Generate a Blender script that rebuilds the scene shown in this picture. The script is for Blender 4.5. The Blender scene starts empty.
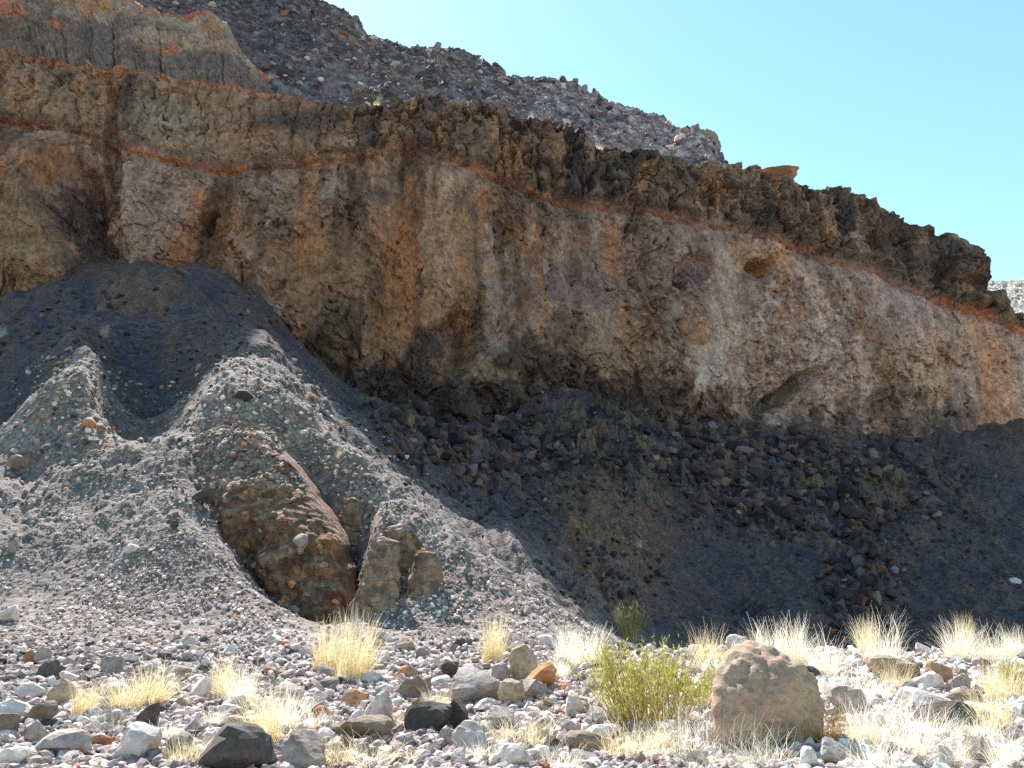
import bpy, bmesh, math
import numpy as np
from mathutils import Vector, Euler

S = bpy.context.scene
COL = S.collection
rad = math.radians

# ------------------------------------------------------------------ camera, sky, sun, exposure
PITCH, FPX, EYE = 14.4, 800.0, 1.7
cam_d = bpy.data.cameras.new("camera")
cam = bpy.data.objects.new("camera", cam_d)
COL.objects.link(cam)
cam_d.sensor_width = 36.0
cam_d.lens = 36.0 * FPX / 1024.0
cam_d.clip_start, cam_d.clip_end = 0.1, 9000.0
cam.location = (0, 0, EYE)
cam.rotation_euler = (rad(90 + PITCH), 0, 0)
S.camera = cam

SUN_AZ, SUN_EL = -24.0, 45.6          # degrees from +Y (negative is left), elevation
W = bpy.data.worlds.new("World")
S.world = W
W.use_nodes = True
wn, wl = W.node_tree.nodes, W.node_tree.links
wn.clear()
w_out = wn.new("ShaderNodeOutputWorld")
w_bg = wn.new("ShaderNodeBackground")
sky = wn.new("ShaderNodeTexSky")
sky.sky_type = 'NISHITA'
sky.sun_disc = False
sky.sun_elevation = rad(SUN_EL)
sky.sun_rotation = rad(SUN_AZ)
sky.altitude = 1200
sky.air_density, sky.dust_density, sky.ozone_density = 1.35, 0.35, 0.0
w_bg.inputs[1].default_value = 0.105
tint = wn.new("ShaderNodeMix"); tint.data_type = 'RGBA'; tint.blend_type = 'MULTIPLY'
tint.inputs[0].default_value = 1.0
tint.inputs[7].default_value = (0.82, 1.025, 0.95, 1)      # white balance of the camera, the same all over the sky
wl.new(sky.outputs[0], tint.inputs[6])
wl.new(tint.outputs[2], w_bg.inputs[0])
wl.new(w_bg.outputs[0], w_out.inputs[0])

sun_d = bpy.data.lights.new("sun", 'SUN')
sun_d.energy = 5.0
sun_d.angle = rad(0.4)
sun_d.color = (1.0, 0.97, 0.92)
sun = bpy.data.objects.new("sun", sun_d)
COL.objects.link(sun)
sdir = Vector((math.sin(rad(SUN_AZ)) * math.cos(rad(SUN_EL)),
               math.cos(rad(SUN_AZ)) * math.cos(rad(SUN_EL)), math.sin(rad(SUN_EL))))
sun.rotation_euler = sdir.to_track_quat('Z', 'Y').to_euler()
sun.location = (0, 0, 200)
S.view_settings.view_transform = 'Standard'
S.view_settings.look = 'None'
S.view_settings.gamma = 1.0
S.cycles.use_denoising = False           # keep the fine grain of rock and grass
S.cycles.sample_clamp_indirect = 3.0
S.view_settings.exposure = 1.37

# ------------------------------------------------------------------ helpers
rng = np.random.default_rng(7)
CP, SP = math.cos(rad(PITCH)), math.sin(rad(PITCH))


def ray(px, py):
    """picture point -> (x per metre forward, z per metre forward)"""
    x = (np.asarray(px, float) - 512) / FPX
    y = (384 - np.asarray(py, float)) / FPX
    Y = CP - y * SP
    return x / Y, (SP + y * CP) / Y


def P(px, py, D):
    u, t = ray(px, py)
    D = np.asarray(D, float)
    return np.stack([u * D, D + 0 * u, EYE + t * D], -1)


def project(V):
    X, Y, Z = V[..., 0], V[..., 1], V[..., 2] - EYE
    f = Y * CP + Z * SP
    up = -Y * SP + Z * CP
    return 512 + FPX * X / f, 384 - FPX * up / f


_perm = np.random.default_rng(11).permutation(256)
_perm = np.concatenate([_perm, _perm, _perm]).astype(np.int64)
_g = np.random.default_rng(12).normal(size=(256, 3))
_g /= np.linalg.norm(_g, axis=1)[:, None]


def perlin(p):
    p = np.asarray(p, float)
    i = np.floor(p).astype(np.int64)
    f = p - i
    i &= 255
    w = f * f * f * (f * (f * 6 - 15) + 10)
    out = 0
    for a in (0, 1):
        wa = w[..., 0] if a else 1 - w[..., 0]
        for b in (0, 1):
            wb = w[..., 1] if b else 1 - w[..., 1]
            for c in (0, 1):
                wc = w[..., 2] if c else 1 - w[..., 2]
                h = _perm[_perm[_perm[(i[..., 0] + a) & 255] + ((i[..., 1] + b) & 255)] + ((i[..., 2] + c) & 255)]
                g = _g[h]
                d = (f[..., 0] - a) * g[..., 0] + (f[..., 1] - b) * g[..., 1] + (f[..., 2] - c) * g[..., 2]
                out = out + wa * wb * wc * d
    return out * 1.6


def fbm(p, scale, oct=4, gain=0.5, seed=0.0, stretch=(1, 1, 1)):
    q = p * (np.array(stretch) / scale) + seed * 17.31
    a, s, n = 1.0, 0, 0
    for k in range(oct):
        s = s + a * perlin(q)
        n += a
        a *= gain
        q = q * 2.03 + 5.7
    return s / n


def ridged(p, scale, oct=4, gain=0.5, seed=0.0, stretch=(1, 1, 1)):
    q = p * (np.array(stretch) / scale) + seed * 13.7
    a, s, n = 1.0, 0, 0
    for k in range(oct):
        s = s + a * (1 - 2 * np.abs(perlin(q)))
        n += a
        a *= gain
        q = q * 2.03 + 3.1
    return s / n


def worley(p, scale, seed=0.0, stretch=(1, 1, 1)):
    """F1, F2 - F1 and a random number per cell"""
    q = p * (np.array(stretch) / scale) + seed * 7.77
    i = np.floor(q).astype(np.int64)
    f1 = np.full(q.shape[:-1], 9.0)
    f2 = f1.copy()
    cid = np.zeros(q.shape[:-1])
    for a in (-1, 0, 1):
        for b in (-1, 0, 1):
            for c in (-1, 0, 1):
                n = i + np.array([a, b, c])
                m = n & 255
                h = _perm[_perm[_perm[m[..., 0]] + m[..., 1]] + m[..., 2]]
                pt = n + 0.5 + 0.75 * np.stack([_perm[h] / 255 - .5, _perm[h + 101] / 255 - .5, _perm[h + 201] / 255 - .5], -1)
                d = np.linalg.norm(q - pt, axis=-1)
                new = d < f1
                f2 = np.where(new, f1, np.minimum(f2, d))
                cid = np.where(new, h / 255.0, cid)
                f1 = np.where(new, d, f1)
    return f1, f2 - f1, cid


def sstep(a, b, x):
    t = np.clip((x - a) / (b - a), 0, 1)
    return t * t * (3 - 2 * t)


def line(pts):
    a = np.array(pts, float)
    return lambda x: np.interp(x, a[:, 0], a[:, 1])


def mix(c, d, w):
    return c + (np.array(d) - c) * w[..., None]


def blob(x, y, cx, cy, rx, ry, ang=0.0, hard=1.0):
    c, s = math.cos(rad(ang)), math.sin(rad(ang))
    dx, dy = x - cx, y - cy
    a, b = (dx * c + dy * s) / rx, (-dx * s + dy * c) / ry
    r = np.sqrt(a * a + b * b)
    return 1 - sstep(1 - 0.75 / hard, 1 + 0.35 / hard, r)


def build_mesh(name, V, F, mat=None, col=None, smooth=False, parent=None, mat_idx=None):
    V = np.asarray(V, np.float32).reshape(-1, 3)
    F = np.asarray(F, np.int32)
    n = F.shape[1]
    me = bpy.data.meshes.new(name)
    me.vertices.add(len(V))
    me.vertices.foreach_set("co", V.ravel())
    me.loops.add(F.size)
    me.loops.foreach_set("vertex_index", F.ravel())
    me.polygons.add(len(F))
    me.polygons.foreach_set("loop_start", np.arange(0, F.size, n, dtype=np.int32))
    me.polygons.foreach_set("use_smooth", np.full(len(F), smooth))
    me.update(calc_edges=True)
    if col is not None:
        c4 = np.ones((len(V), 4), np.float32)
        c4[:, :3] = np.asarray(col, np.float32).reshape(-1, 3)
        at = me.color_attributes.new("Col", 'FLOAT_COLOR', 'POINT')
        at.data.foreach_set("color", c4.ravel())
    for m in (mat if isinstance(mat, (list, tuple)) else [mat]):
        if m:
            me.materials.append(m)
    o = bpy.data.objects.new(name, me)
    COL.objects.link(o)
    if parent:
        o.parent = parent
    return o


def grid_faces(r, c, mask=None):
    i = np.arange(r * c).reshape(r, c)
    f = np.stack([i[:-1, :-1], i[:-1, 1:], i[1:, 1:], i[1:, :-1]], -1).reshape(-1, 4)
    return f if mask is None else f[mask.ravel()]


def compact(V, F, C=None):
    used = np.unique(F)
    m = np.full(len(V), -1)
    m[used] = np.arange(len(used))
    return V[used], m[F], (None if C is None else C[used])


def tag(o, label=None, cat=None, group=None, kind=None):
    if label: o['label'] = label
    if cat: o['category'] = cat
    if group: o['group'] = group
    if kind: o['kind'] = kind
    return o


def empty(name, loc):
    o = bpy.data.objects.new(name, None)
    COL.objects.link(o)
    o.location = loc
    o.empty_display_size = 0.2
    return o


# ------------------------------------------------------------------ materials
def terrain_mat(name, big, fine, bump, dist, vor=None, rough=0.95, var=0.5, stretch=(1, 1, 1)):
    m = bpy.data.materials.new(name)
    m.use_nodes = True
    n, l = m.node_tree.nodes, m.node_tree.links
    b = n["Principled BSDF"]
    b.inputs["Roughness"].default_value = rough
    b.inputs["Specular IOR Level"].default_value = 0.15
    at = n.new("ShaderNodeAttribute"); at.attribute_name = "Col"
    geo = n.new("ShaderNodeNewGeometry")
    mp = n.new("ShaderNodeMapping"); mp.inputs["Scale"].default_value = stretch
    l.new(geo.outputs["Position"], mp.inputs[0])

    def noise(sc, det, ro=0.6):
        t = n.new("ShaderNodeTexNoise")
        t.inputs["Scale"].default_value = sc
        t.inputs["Detail"].default_value = det
        t.inputs["Roughness"].default_value = ro
        l.new(mp.outputs[0], t.inputs["Vector"])
        return t
    n1, n2 = noise(big, 6), noise(fine, 5, 0.7)

    def ramp(src, lo, hi, a=0.3, c=0.7):
        r = n.new("ShaderNodeMapRange")
        r.inputs[1].default_value, r.inputs[2].default_value = a, c
        r.inputs[3].default_value, r.inputs[4].default_value = lo, hi
        l.new(src, r.inputs[0])
        return r.outputs[0]

    def math_(op, a, c):
        t = n.new("ShaderNodeMath"); t.operation = op
        for k, v in enumerate((a, c)):
            if isinstance(v, (int, float)): t.inputs[k].default_value = v
            else: l.new(v, t.inputs[k])
        return t.outputs[0]
    f = math_('MULTIPLY', ramp(n1.outputs[0], 1 - var * .6, 1 + var * .6), ramp(n2.outputs[0], 1 - var, 1 + var))
    h = math_('ADD', math_('MULTIPLY', n1.outputs[0], 0.6), math_('MULTIPLY', n2.outputs[0], 0.5))
    if vor:
        for sc, amt in vor:
            v = n.new("ShaderNodeTexVoronoi")
            v.inputs["Scale"].default_value = sc
            l.new(mp.outputs[0], v.inputs["Vector"])
            sep = n.new("ShaderNodeSeparateColor")
            l.new(v.outputs["Color"], sep.inputs[0])
            f = math_('MULTIPLY', f, ramp(sep.outputs[0], 1 - amt, 1 + amt, 0, 1))
            h = math_('SUBTRACT', h, math_('MULTIPLY', v.outputs["Distance"], 0.9))
            h = math_('ADD', h, math_('MULTIPLY', sep.outputs[1], 0.35))
    mx = n.new("ShaderNodeVectorMath"); mx.operation = 'SCALE'
    l.new(at.outputs["Color"], mx.inputs[0]); l.new(f, mx.inputs[3])
    l.new(mx.outputs[0], b.inputs["Base Color"])
    bp = n.new("ShaderNodeBump")
    bp.inputs["Strength"].default_value = bump
    bp.inputs["Distance"].default_value = dist
    l.new(h, bp.inputs["Height"])
    l.new(bp.outputs[0], b.inputs["Normal"])
    return m


def stone_mat(name, col, var=0.35, scale=12.0, attr=False, bump=0.9, col2=None, dist=0.03):
    m = bpy.data.materials.new(name)
    m.use_nodes = True
    n, l = m.node_tree.nodes, m.node_tree.links
    b = n["Principled BSDF"]
    b.inputs["Roughness"].default_value = 0.85
    b.inputs["Specular IOR Level"].default_value = 0.25
    tc = n.new("ShaderNodeNewGeometry")
    t = n.new("ShaderNodeTexNoise")
    t.inputs["Scale"].default_value = scale; t.inputs["Detail"].default_value = 8; t.inputs["Roughness"].default_value = 0.7
    l.new(tc.outputs["Position"], t.inputs["Vector"])
    t3 = n.new("ShaderNodeTexNoise")
    t3.inputs["Scale"].default_value = scale * .3; t3.inputs["Detail"].default_value = 4
    l.new(tc.outputs["Position"], t3.inputs["Vector"])
    r = n.new("ShaderNodeMapRange")
    r.inputs[1].default_value, r.inputs[2].default_value = 0.3, 0.7
    r.inputs[3].default_value, r.inputs[4].default_value = 1 - var, 1 + var
    l.new(t.outputs[0], r.inputs[0])
    if attr:
        src = n.new("ShaderNodeAttribute"); src.attribute_name = "Col"
        base = src.outputs["Color"]
        fac = r.outputs[0]
    else:
        c = n.new("ShaderNodeMix"); c.data_type = 'RGBA'
        c.inputs[6].default_value = (*col, 1)
        c2 = col2 or (col[0] * .75 + .02, col[1] * .7 + .01, col[2] * .62)
        c.inputs[7].default_value = (*c2, 1)
        mr = n.new("ShaderNodeMapRange")
        mr.inputs[1].default_value, mr.inputs[2].default_value = 0.45, 0.65
        l.new(t3.outputs[0], mr.inputs[0]); l.new(mr.outputs[0], c.inputs[0])
        base = c.outputs[2]
        oi = n.new("ShaderNodeObjectInfo")
        r2 = n.new("ShaderNodeMapRange")
        r2.inputs[3].default_value, r2.inputs[4].default_value = 0.78, 1.22
        l.new(oi.outputs["Random"], r2.inputs[0])
        mm = n.new("ShaderNodeMath"); mm.operation = 'MULTIPLY'
        l.new(r.outputs[0], mm.inputs[0]); l.new(r2.outputs[0], mm.inputs[1])
        fac = mm.outputs[0]
    mx = n.new("ShaderNodeVectorMath"); mx.operation = 'SCALE'
    l.new(base, mx.inputs[0]); l.new(fac, mx.inputs[3])
    l.new(mx.outputs[0], b.inputs["Base Color"])
    bp = n.new("ShaderNodeBump"); bp.inputs["Strength"].default_value = bump; bp.inputs["Distance"].default_value = dist
    l.new(t.outputs[0], bp.inputs["Height"]); l.new(bp.outputs[0], b.inputs["Normal"])
    return m


def plant_mat(name, a, b_, trans=0.45):
    m = bpy.data.materials.new(name)
    m.use_nodes = True
    n, l = m.node_tree.nodes, m.node_tree.links
    n.clear()
    out = n.new("ShaderNodeOutputMaterial")
    geo = n.new("ShaderNodeNewGeometry")
    c = n.new("ShaderNodeMix"); c.data_type = 'RGBA'
    c.inputs[6].default_value = (*a, 1); c.inputs[7].default_value = (*b_, 1)
    l.new(geo.outputs["Random Per Island"], c.inputs[0])
    d = n.new("ShaderNodeBsdfDiffuse"); t = n.new("ShaderNodeBsdfTranslucent")
    l.new(c.outputs[2], d.inputs[0]); l.new(c.outputs[2], t.inputs[0])
    x = n.new("ShaderNodeMixShader"); x.inputs[0].default_value = trans
    l.new(d.outputs[0], x.inputs[1]); l.new(t.outputs[0], x.inputs[2])
    l.new(x.outputs[0], out.inputs[0])
    return m


M_CLIFF = terrain_mat("cliff_rock", 0.5, 1.6, 1.0, .7, var=0.5, stretch=(1.2, 1.2, 0.9))
M_HILL = terrain_mat("hill_rubble", 0.25, 1.3, 1.0, 0.9, vor=[(0.8, 0.45)], var=0.4)
M_TALUS = terrain_mat("talus_gravel", 0.5, 3.0, 0.8, 0.05, vor=[(6.0, 0.35), (2.2, 0.2)], var=0.25)
M_BED = terrain_mat("riverbed_gravel", 0.8, 8.0, 1.0, 0.05, vor=[(14.0, 0.4), (5.0, 0.3)], var=0.3)
M_CONG = terrain_mat("conglomerate", 0.9, 4.0, 1.0, 0.25, vor=[(3.0, 0.35)], var=0.4)
M_SCREE = stone_mat("scree_stone", (.3, .3, .3), attr=True, var=0.25)

# ------------------------------------------------------------------ feature lines of the cliff, as picture x -> picture y
rim = line([(-400, -20), (-120, 30), (0, 52), (60, 66), (120, 77), (190, 86), (250, 97), (300, 104), (345, 112), (380, 108), (440, 104),
            (500, 113), (530, 126), (560, 132), (600, 150), (650, 158), (700, 167), (760, 177), (800, 189), (850, 196), (868, 203),
            (878, 217), (906, 230), (944, 244), (964, 258), (976, 272), (986, 296), (1010, 322), (1100, 372), (1250, 430), (1500, 470)])
strata = line([(-400, 60), (-60, 110), (75, 130), (110, 140), (125, 148), (160, 163), (200, 171), (235, 171), (300, 161), (380, 155), (420, 152),
               (440, 158), (480, 172), (530, 190), (560, 198), (620, 208), (700, 222), (760, 235), (800, 250), (850, 265), (900, 287),
               (950, 306), (985, 318), (1012, 331), (1100, 380), (1250, 436), (1500, 474)])
base = line([(-400, 400), (-60, 315), (0, 300), (60, 275), (130, 266), (200, 268), (250, 285), (300, 330), (330, 390), (400, 420), (470, 440),
             (520, 420), (560, 390), (640, 424), (740, 436), (900, 446), (960, 436), (1024, 405), (1100, 440), (1250, 470), (1500, 500)])
tier = line([(-400, -260), (-120, -110), (0, -60), (100, -12), (125, 0), (160, 14), (185, 20), (210, 12), (228, 25), (242, 52), (265, 76),
             (290, 93), (320, 106), (345, 112)])
skyl = line([(-400, -60), (100, -45), (200, -30), (260, -18), (310, -1), (345, 20), (380, 40), (420, 51), (437, 48), (470, 60), (520, 82), (555, 88),
             (600, 103), (640, 112), (680, 130), (704, 135), (712, 146), (718, 158), (726, 176), (760, 186), (788, 200), (850, 260), (1000, 400)])


def wall_D(px, py):
    """forward distance of the undisplaced cliff plane seen at that picture point"""
    u, t = ray(px, py)
    lean = 0.10
    # plane: Y = 112 + 0.2 x + lean * (z - 30)
    return (112 + lean * (EYE - 30)) / (1 - 0.2 * u - lean * t)


# ------------------------------------------------------------------ ground: riverbed and talus, one height sheet
CTRL = [  # picture x, picture y, forward distance
    # riverbed
    (0, 900, 4.6), (300, 900, 4.7), (512, 900, 4.8), (800, 900, 4.8), (1024, 900, 4.8), (-300, 900, 4.5), (1300, 900, 4.8),
    (0, 768, 7.8), (256, 768, 7.9), (512, 768, 8.1), (760, 768, 8.2), (1024, 768, 8.2),
    (0, 700, 12.5), (256, 705, 12.0), (512, 708, 11.8), (760, 705, 11.5), (1024, 700, 11.5),
    (0, 650, 19), (150, 655, 19), (300, 668, 18), (420, 672, 17.5), (560, 668, 18),
    (650, 652, 22), (720, 650, 22), (820, 652, 21.5), (900, 655, 20.5), (1024, 650, 21),
    (1250, 655, 21), (1250, 768, 8.2), (-250, 768, 7.8), (-250, 640, 19),
    # apron
    (-250, 560, 26), (0, 600, 25), (100, 600, 25.2), (200, 612, 24.6), (260, 640, 22.5), (290, 636, 23.3), (320, 640, 23),
    (0, 540, 28.5), (100, 550, 28.0), (190, 555, 27.2), (240, 590, 25.6),
    (0, 485, 32), (60, 505, 31), (130, 480, 32.5), (165, 455, 34), (190, 500, 31), (-250, 480, 31),
    # left spur and its gullies
    (75, 362, 40), (62, 400, 38), (95, 420, 36.5), (80, 455, 34.5), (30, 480, 35),
    (20, 425, 53), (28, 452, 46), (0, 390, 60), (-100, 380, 54), (-250, 390, 46),
    (120, 462, 40), (136, 442, 48), (150, 415, 56), (130, 370, 63), (188, 402, 53), (175, 434, 50),
    # middle spur
    (230, 374, 41), (215, 420, 37), (260, 410, 38.5), (300, 440, 38.5), (240, 440, 37), (235, 500, 35.5), (262, 540, 35), (292, 580, 34.5), (322, 612, 34), (310, 520, 36.5),
    # shade behind
    (100, 325, 68), (0, 335, 70), (200, 325, 68), (228, 358, 46), (225, 342, 54), (75, 348, 46), (72, 336, 56), (262, 378, 46), (300, 400, 47), (290, 375, 58), (340, 438, 45), (345, 410, 62), (385, 478, 42), (425, 510, 40),
    (-250, 340, 75),
    (0, 300, 99), (60, 276, 100), (130, 267, 101), (200, 269, 103), (250, 286, 105), (300, 331, 105), (330, 390, 103),
    (400, 420, 104), (470, 440, 105), (520, 420, 108), (560, 392, 110), (640, 425, 112), (740, 437, 114), (900, 447, 119), (960, 437, 124),
    (1024, 407, 130), (1250, 470, 140), (-250, 360, 95),
    # front cone right of the outcrop
    (345, 470, 36.5), (395, 505, 34), (370, 530, 32.5), (440, 535, 32), (430, 575, 29.2), (500, 590, 29),
    (560, 630, 26.5), (480, 630, 25.5), (400, 635, 24.5), (440, 650, 22.5), (540, 650, 22.8), (348, 600, 33), (352, 570, 34), (345, 626, 31.5),
    # behind the cone: gully in the shade
    (390, 455, 58), (450, 500, 54), (505, 545, 50), (560, 592, 45), (470, 545, 40), (520, 588, 37), (620, 640, 40), (590, 632, 42),
    (440, 440, 85), (520, 480, 78), (580, 540, 62), (600, 470, 88), (640, 560, 62),
    # right shade slope
    (700, 560, 80), (760, 500, 95), (850, 560, 84), (950, 520, 100), (1024, 540, 96), (1024, 470, 115), (680, 620, 62), (760, 630, 62),
    (900, 635, 64), (1024, 630, 68), (1250, 560, 98), (1250, 640, 66), (620, 600, 55),
]
_c = np.array(CTRL, float)
_cu, _ct = ray(_c[:, 0], _c[:, 1])
cu, cv, ct = list(_cu), list(np.log(_c[:, 2])), list(_ct)
for u_ in (-.9, -.6, -.3, 0, .3, .6, .9):       # near the camera
    for D_ in (1.2, 2.4):
        cu.append(u_); cv.append(math.log(D_)); ct.append((0.0 - EYE) / D_)
for u_ in (.22, .4, .6, .8):                    # the ground drops behind the gravel bank
    for D_, z_ in ((27, -1.6), (34, -2.6), (46, -3.0)):
        cu.append(u_); cv.append(math.log(D_)); ct.append((z_ - EYE) / D_)
cu, cv, ct = map(np.array, (cu, cv, ct))


def _k(du, dv):
    return np.sqrt(du * du * 1.0 + dv * dv * 0.5 + 0.03 ** 2)


_A = _k(cu[:, None] - cu[None], cv[:, None] - cv[None])
_n = len(cu)
_B = np.zeros((_n + 3, _n + 3))
_B[:_n, :_n] = _A - np.eye(_n) * 0.004
_B[:_n, _n] = 1; _B[:_n, _n + 1] = cu; _B[:_n, _n + 2] = cv
_B[_n:, :_n] = _B[:_n, _n:].T
_w = np.linalg.solve(_B, np.concatenate([ct, [0, 0, 0]]))

GU = np.linspace(-0.96, 0.96, 770)
GD = np.concatenate([np.geomspace(1.2, 7, 30)[:-1], np.linspace(7, 25, 170)[:-1], np.geomspace(25, 46, 190)[:-1], np.geomspace(46, 150, 190)])
GV = np.log(GD)
UU, VV = np.meshgrid(GU, GV)
T = _w[_n] + _w[_n + 1] * UU + _w[_n + 2] * VV
for k in range(_n):
    T += _w[k] * _k(UU - cu[k], VV - cv[k])
DD = np.exp(VV)
GP = np.stack([UU * DD, DD, EYE + T * DD], -1)
gx, gy = project(GP)

# relief of the sheet
wx = gx + 14 * fbm(GP, 6.0, 3, seed=1) + 6 * fbm(GP, 1.5, 2, seed=2)
wy = gy + 14 * fbm(GP, 6.0, 3, seed=3) + 6 * fbm(GP, 1.5, 2, seed=4)
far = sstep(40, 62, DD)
n_big = fbm(GP, 7.0, 4, seed=5)
n_sm = fbm(GP, 1.2, 4, seed=6)
acr = GP[..., 0] * .86 + GP[..., 1] * .5; alo = GP[..., 0] * .5 - GP[..., 1] * .86
rill = ridged(np.stack([acr, alo * .13, 0 * acr], -1), 6.0, 4, .55, seed=107)
gul = ridged(GP, 9.0, 3, seed=7, stretch=(1, 0.35, 0.35))
darkband = np.clip(blob(wx, wy, 790, 480, 210, 70, 8) + blob(wx, wy, 470, 440, 130, 70, 20) + blob(wx, wy, 860, 600, 50, 55, 0)
                   + blob(wx, wy, 620, 440, 110, 50, 10), 0, 1) * sstep(50, 60, DD)
brownpatch = np.clip(blob(wx, wy, 610, 530, 70, 75, 30) + .6 * blob(wx, wy, 600, 610, 60, 30), 0, 1) * sstep(40, 50, DD)
spur = np.clip(blob(wx, wy, 75, 420, 55, 75) + blob(wx, wy, 250, 430, 75, 90, 35) + blob(wx, wy, 340, 480, 80, 40, 40), 0, 1) * (DD < 50) * (DD > 30)
f1a, edga, ida = worley(GP, 2.4, 1)
f1b, edgb, idb = worley(GP, 0.9, 2)
dz = 0.10 * n_sm * sstep(5, 9, DD) + far * (1.1 * n_big + 2.2 * (1 - darkband) * fbm(GP, 9.0, 5, .62, seed=114) + 0.5 * (gul - .3) + 0.35 * n_sm + 1.1 * rill * (1 - darkband))
dz -= darkband * .8 * sstep(.12, .0, edga)
rl = ridged(np.stack([(gx * .75 - gy * .66) / 24, (gx * .66 + gy * .75) / 170, 0 * gx], -1), 1.0, 4, .55, seed=108)
rmask = np.clip(blob(wx, wy, 530, 560, 100, 90, 45) + .7 * blob(wx, wy, 760, 600, 120, 40) + .6 * blob(wx, wy, 960, 560, 90, 60), 0, 1) * sstep(38, 46, DD)
dz += rmask * 1.5 * (rl - .35)
dz += darkband * (2.2 * (ida - .5) + 1.0 * (idb - .5) + 1.5 * ridged(GP, 5.0, 5, .6, seed=109) + 1.2 * n_big)
dz += spur * (0.35 * (.5 - f1b) + 0.25 * n_big + 0.25 * (.5 - f1a))
dz += brownpatch * (0.5 * (.5 - f1b) + .5 * n_sm + 1.3 * (ridged(GP, 5.0, 5, .6, seed=115) - .2) + 1.2 * (ida - .5) * blob(wx, wy, 600, 610, 70, 34))
dz += 1.6 * blob(wx, wy, 138, 308, 42, 16, hard=2) + .6 * blob(wx, wy, 138, 308, 60, 30) * ridged(GP, 3.0, 4, seed=116)
dz += 0.08 * fbm(GP, 2.5, 3, seed=9) * (DD < 26)
near_t = sstep(25.5, 29, DD) * sstep(60, 48, DD)
dz += near_t * (.85 * fbm(GP, 5.0, 5, .6, seed=112) + .25 * (ridged(np.stack([gx / 16 + 1.2 * n_sm, gy / 130, 0 * gx], -1), 1.0, 3, seed=113) - .3))
GP[..., 2] += dz
GE = (GP[..., 2] - EYE) / DD
gx, gy = project(GP)

# colour of the ground: own tones, plus shade painted on the far talus
C = np.zeros(GP.shape) + np.array([.18, .143, .126])
nc = fbm(GP, 5.0, 4, seed=20)
nd = fbm(GP, 1.6, 4, seed=21)
C = mix(C, (.25, .21, .178), sstep(.05, .4, nc) * .6)
C = mix(C, (.13, .108, .097), sstep(.0, .4, nd) * .5)
C = mix(C, (.062, .050, .068), far)  # far talus darkened and blued: its shade is put into the colour
C = mix(C, (.115, .072, .06), far * sstep(.0, .35, fbm(GP, 12, 3, seed=22)) * .7)
C = mix(C, (.115, .072, .058), far * sstep(.0, .5, rl + .6 * nc) * .7)
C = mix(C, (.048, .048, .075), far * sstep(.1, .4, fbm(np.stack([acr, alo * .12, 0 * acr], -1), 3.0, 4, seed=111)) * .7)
C = mix(C, (.17, .095, .05), np.clip(blob(wx, wy, 138, 310, 45, 20) * (.6 + nd), 0, .9))
C = mix(C, (.27, .22, .17), spur * sstep(-.1, .3, nd) * .6)
C = mix(C, (.30, .14, .08), spur * sstep(.25, .45, fbm(GP, 1.1, 3, seed=24)))
C = mix(C, (.15, .09, .06), brownpatch * .85)
C = mix(C, (.28, .12, .05), brownpatch * sstep(.12, .35, fbm(GP, 2.0, 4, seed=25)) * .8)
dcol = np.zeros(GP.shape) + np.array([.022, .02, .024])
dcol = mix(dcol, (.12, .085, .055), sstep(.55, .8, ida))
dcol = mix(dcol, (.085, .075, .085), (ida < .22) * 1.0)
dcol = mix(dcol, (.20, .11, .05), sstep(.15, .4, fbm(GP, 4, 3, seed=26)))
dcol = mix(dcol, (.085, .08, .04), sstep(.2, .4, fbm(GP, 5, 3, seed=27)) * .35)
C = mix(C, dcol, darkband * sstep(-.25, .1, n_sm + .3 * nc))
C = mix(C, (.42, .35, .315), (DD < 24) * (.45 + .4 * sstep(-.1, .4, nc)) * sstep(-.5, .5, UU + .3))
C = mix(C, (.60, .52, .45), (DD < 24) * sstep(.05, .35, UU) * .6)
C = np.clip(C, .02, .8)

GR, GC = UU.shape
fy = .25 * (GP[:-1, :-1, 1] + GP[1:, :-1, 1] + GP[:-1, 1:, 1] + GP[1:, 1:, 1])
fx_ = .25 * (GP[:-1, :-1, 0] + GP[1:, :-1, 0] + GP[:-1, 1:, 0] + GP[1:, 1:, 0])
split = 22.0 + 1.5 * np.sin(fx_ * .35)
keep = fy < 136 + .26 * fx_
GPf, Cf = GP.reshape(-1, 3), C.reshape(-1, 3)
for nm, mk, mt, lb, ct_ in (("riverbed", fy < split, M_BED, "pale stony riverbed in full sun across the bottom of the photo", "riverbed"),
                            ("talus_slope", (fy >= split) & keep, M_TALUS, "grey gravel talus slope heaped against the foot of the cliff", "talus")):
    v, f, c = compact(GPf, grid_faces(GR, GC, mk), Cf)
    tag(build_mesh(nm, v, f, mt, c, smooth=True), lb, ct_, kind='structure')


def ground_hit(px, py):
    """first point of the ground sheet seen at that picture point"""
    u, t = ray(px, py)
    c = np.clip(np.round((np.atleast_1d(u) - GU[0]) / (GU[1] - GU[0])).astype(int), 0, GC - 1)
    t = np.atleast_1d(t)
    out = np.zeros((len(c), 3)); ok = np.zeros(len(c), bool)
    for s in range(0, len(c), 4000):
        cc, tt = c[s:s + 4000], t[s:s + 4000]
        E = GE[:, cc]
        hit = E >= tt[None]
        r = hit.argmax(0)
        ok[s:s + 4000] = hit.any(0)
        r0 = np.maximum(r - 1, 0)
        e0, e1 = E[r0, np.arange(len(cc))], E[r, np.arange(len(cc))]
        w_ = np.clip((tt - e0) / np.where(e1 - e0 == 0, 1, e1 - e0), 0, 1)
        out[s:s + 4000] = GP[r0, cc] * (1 - w_)[:, None] + GP[r, cc] * w_[:, None]
    return out, ok


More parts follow.
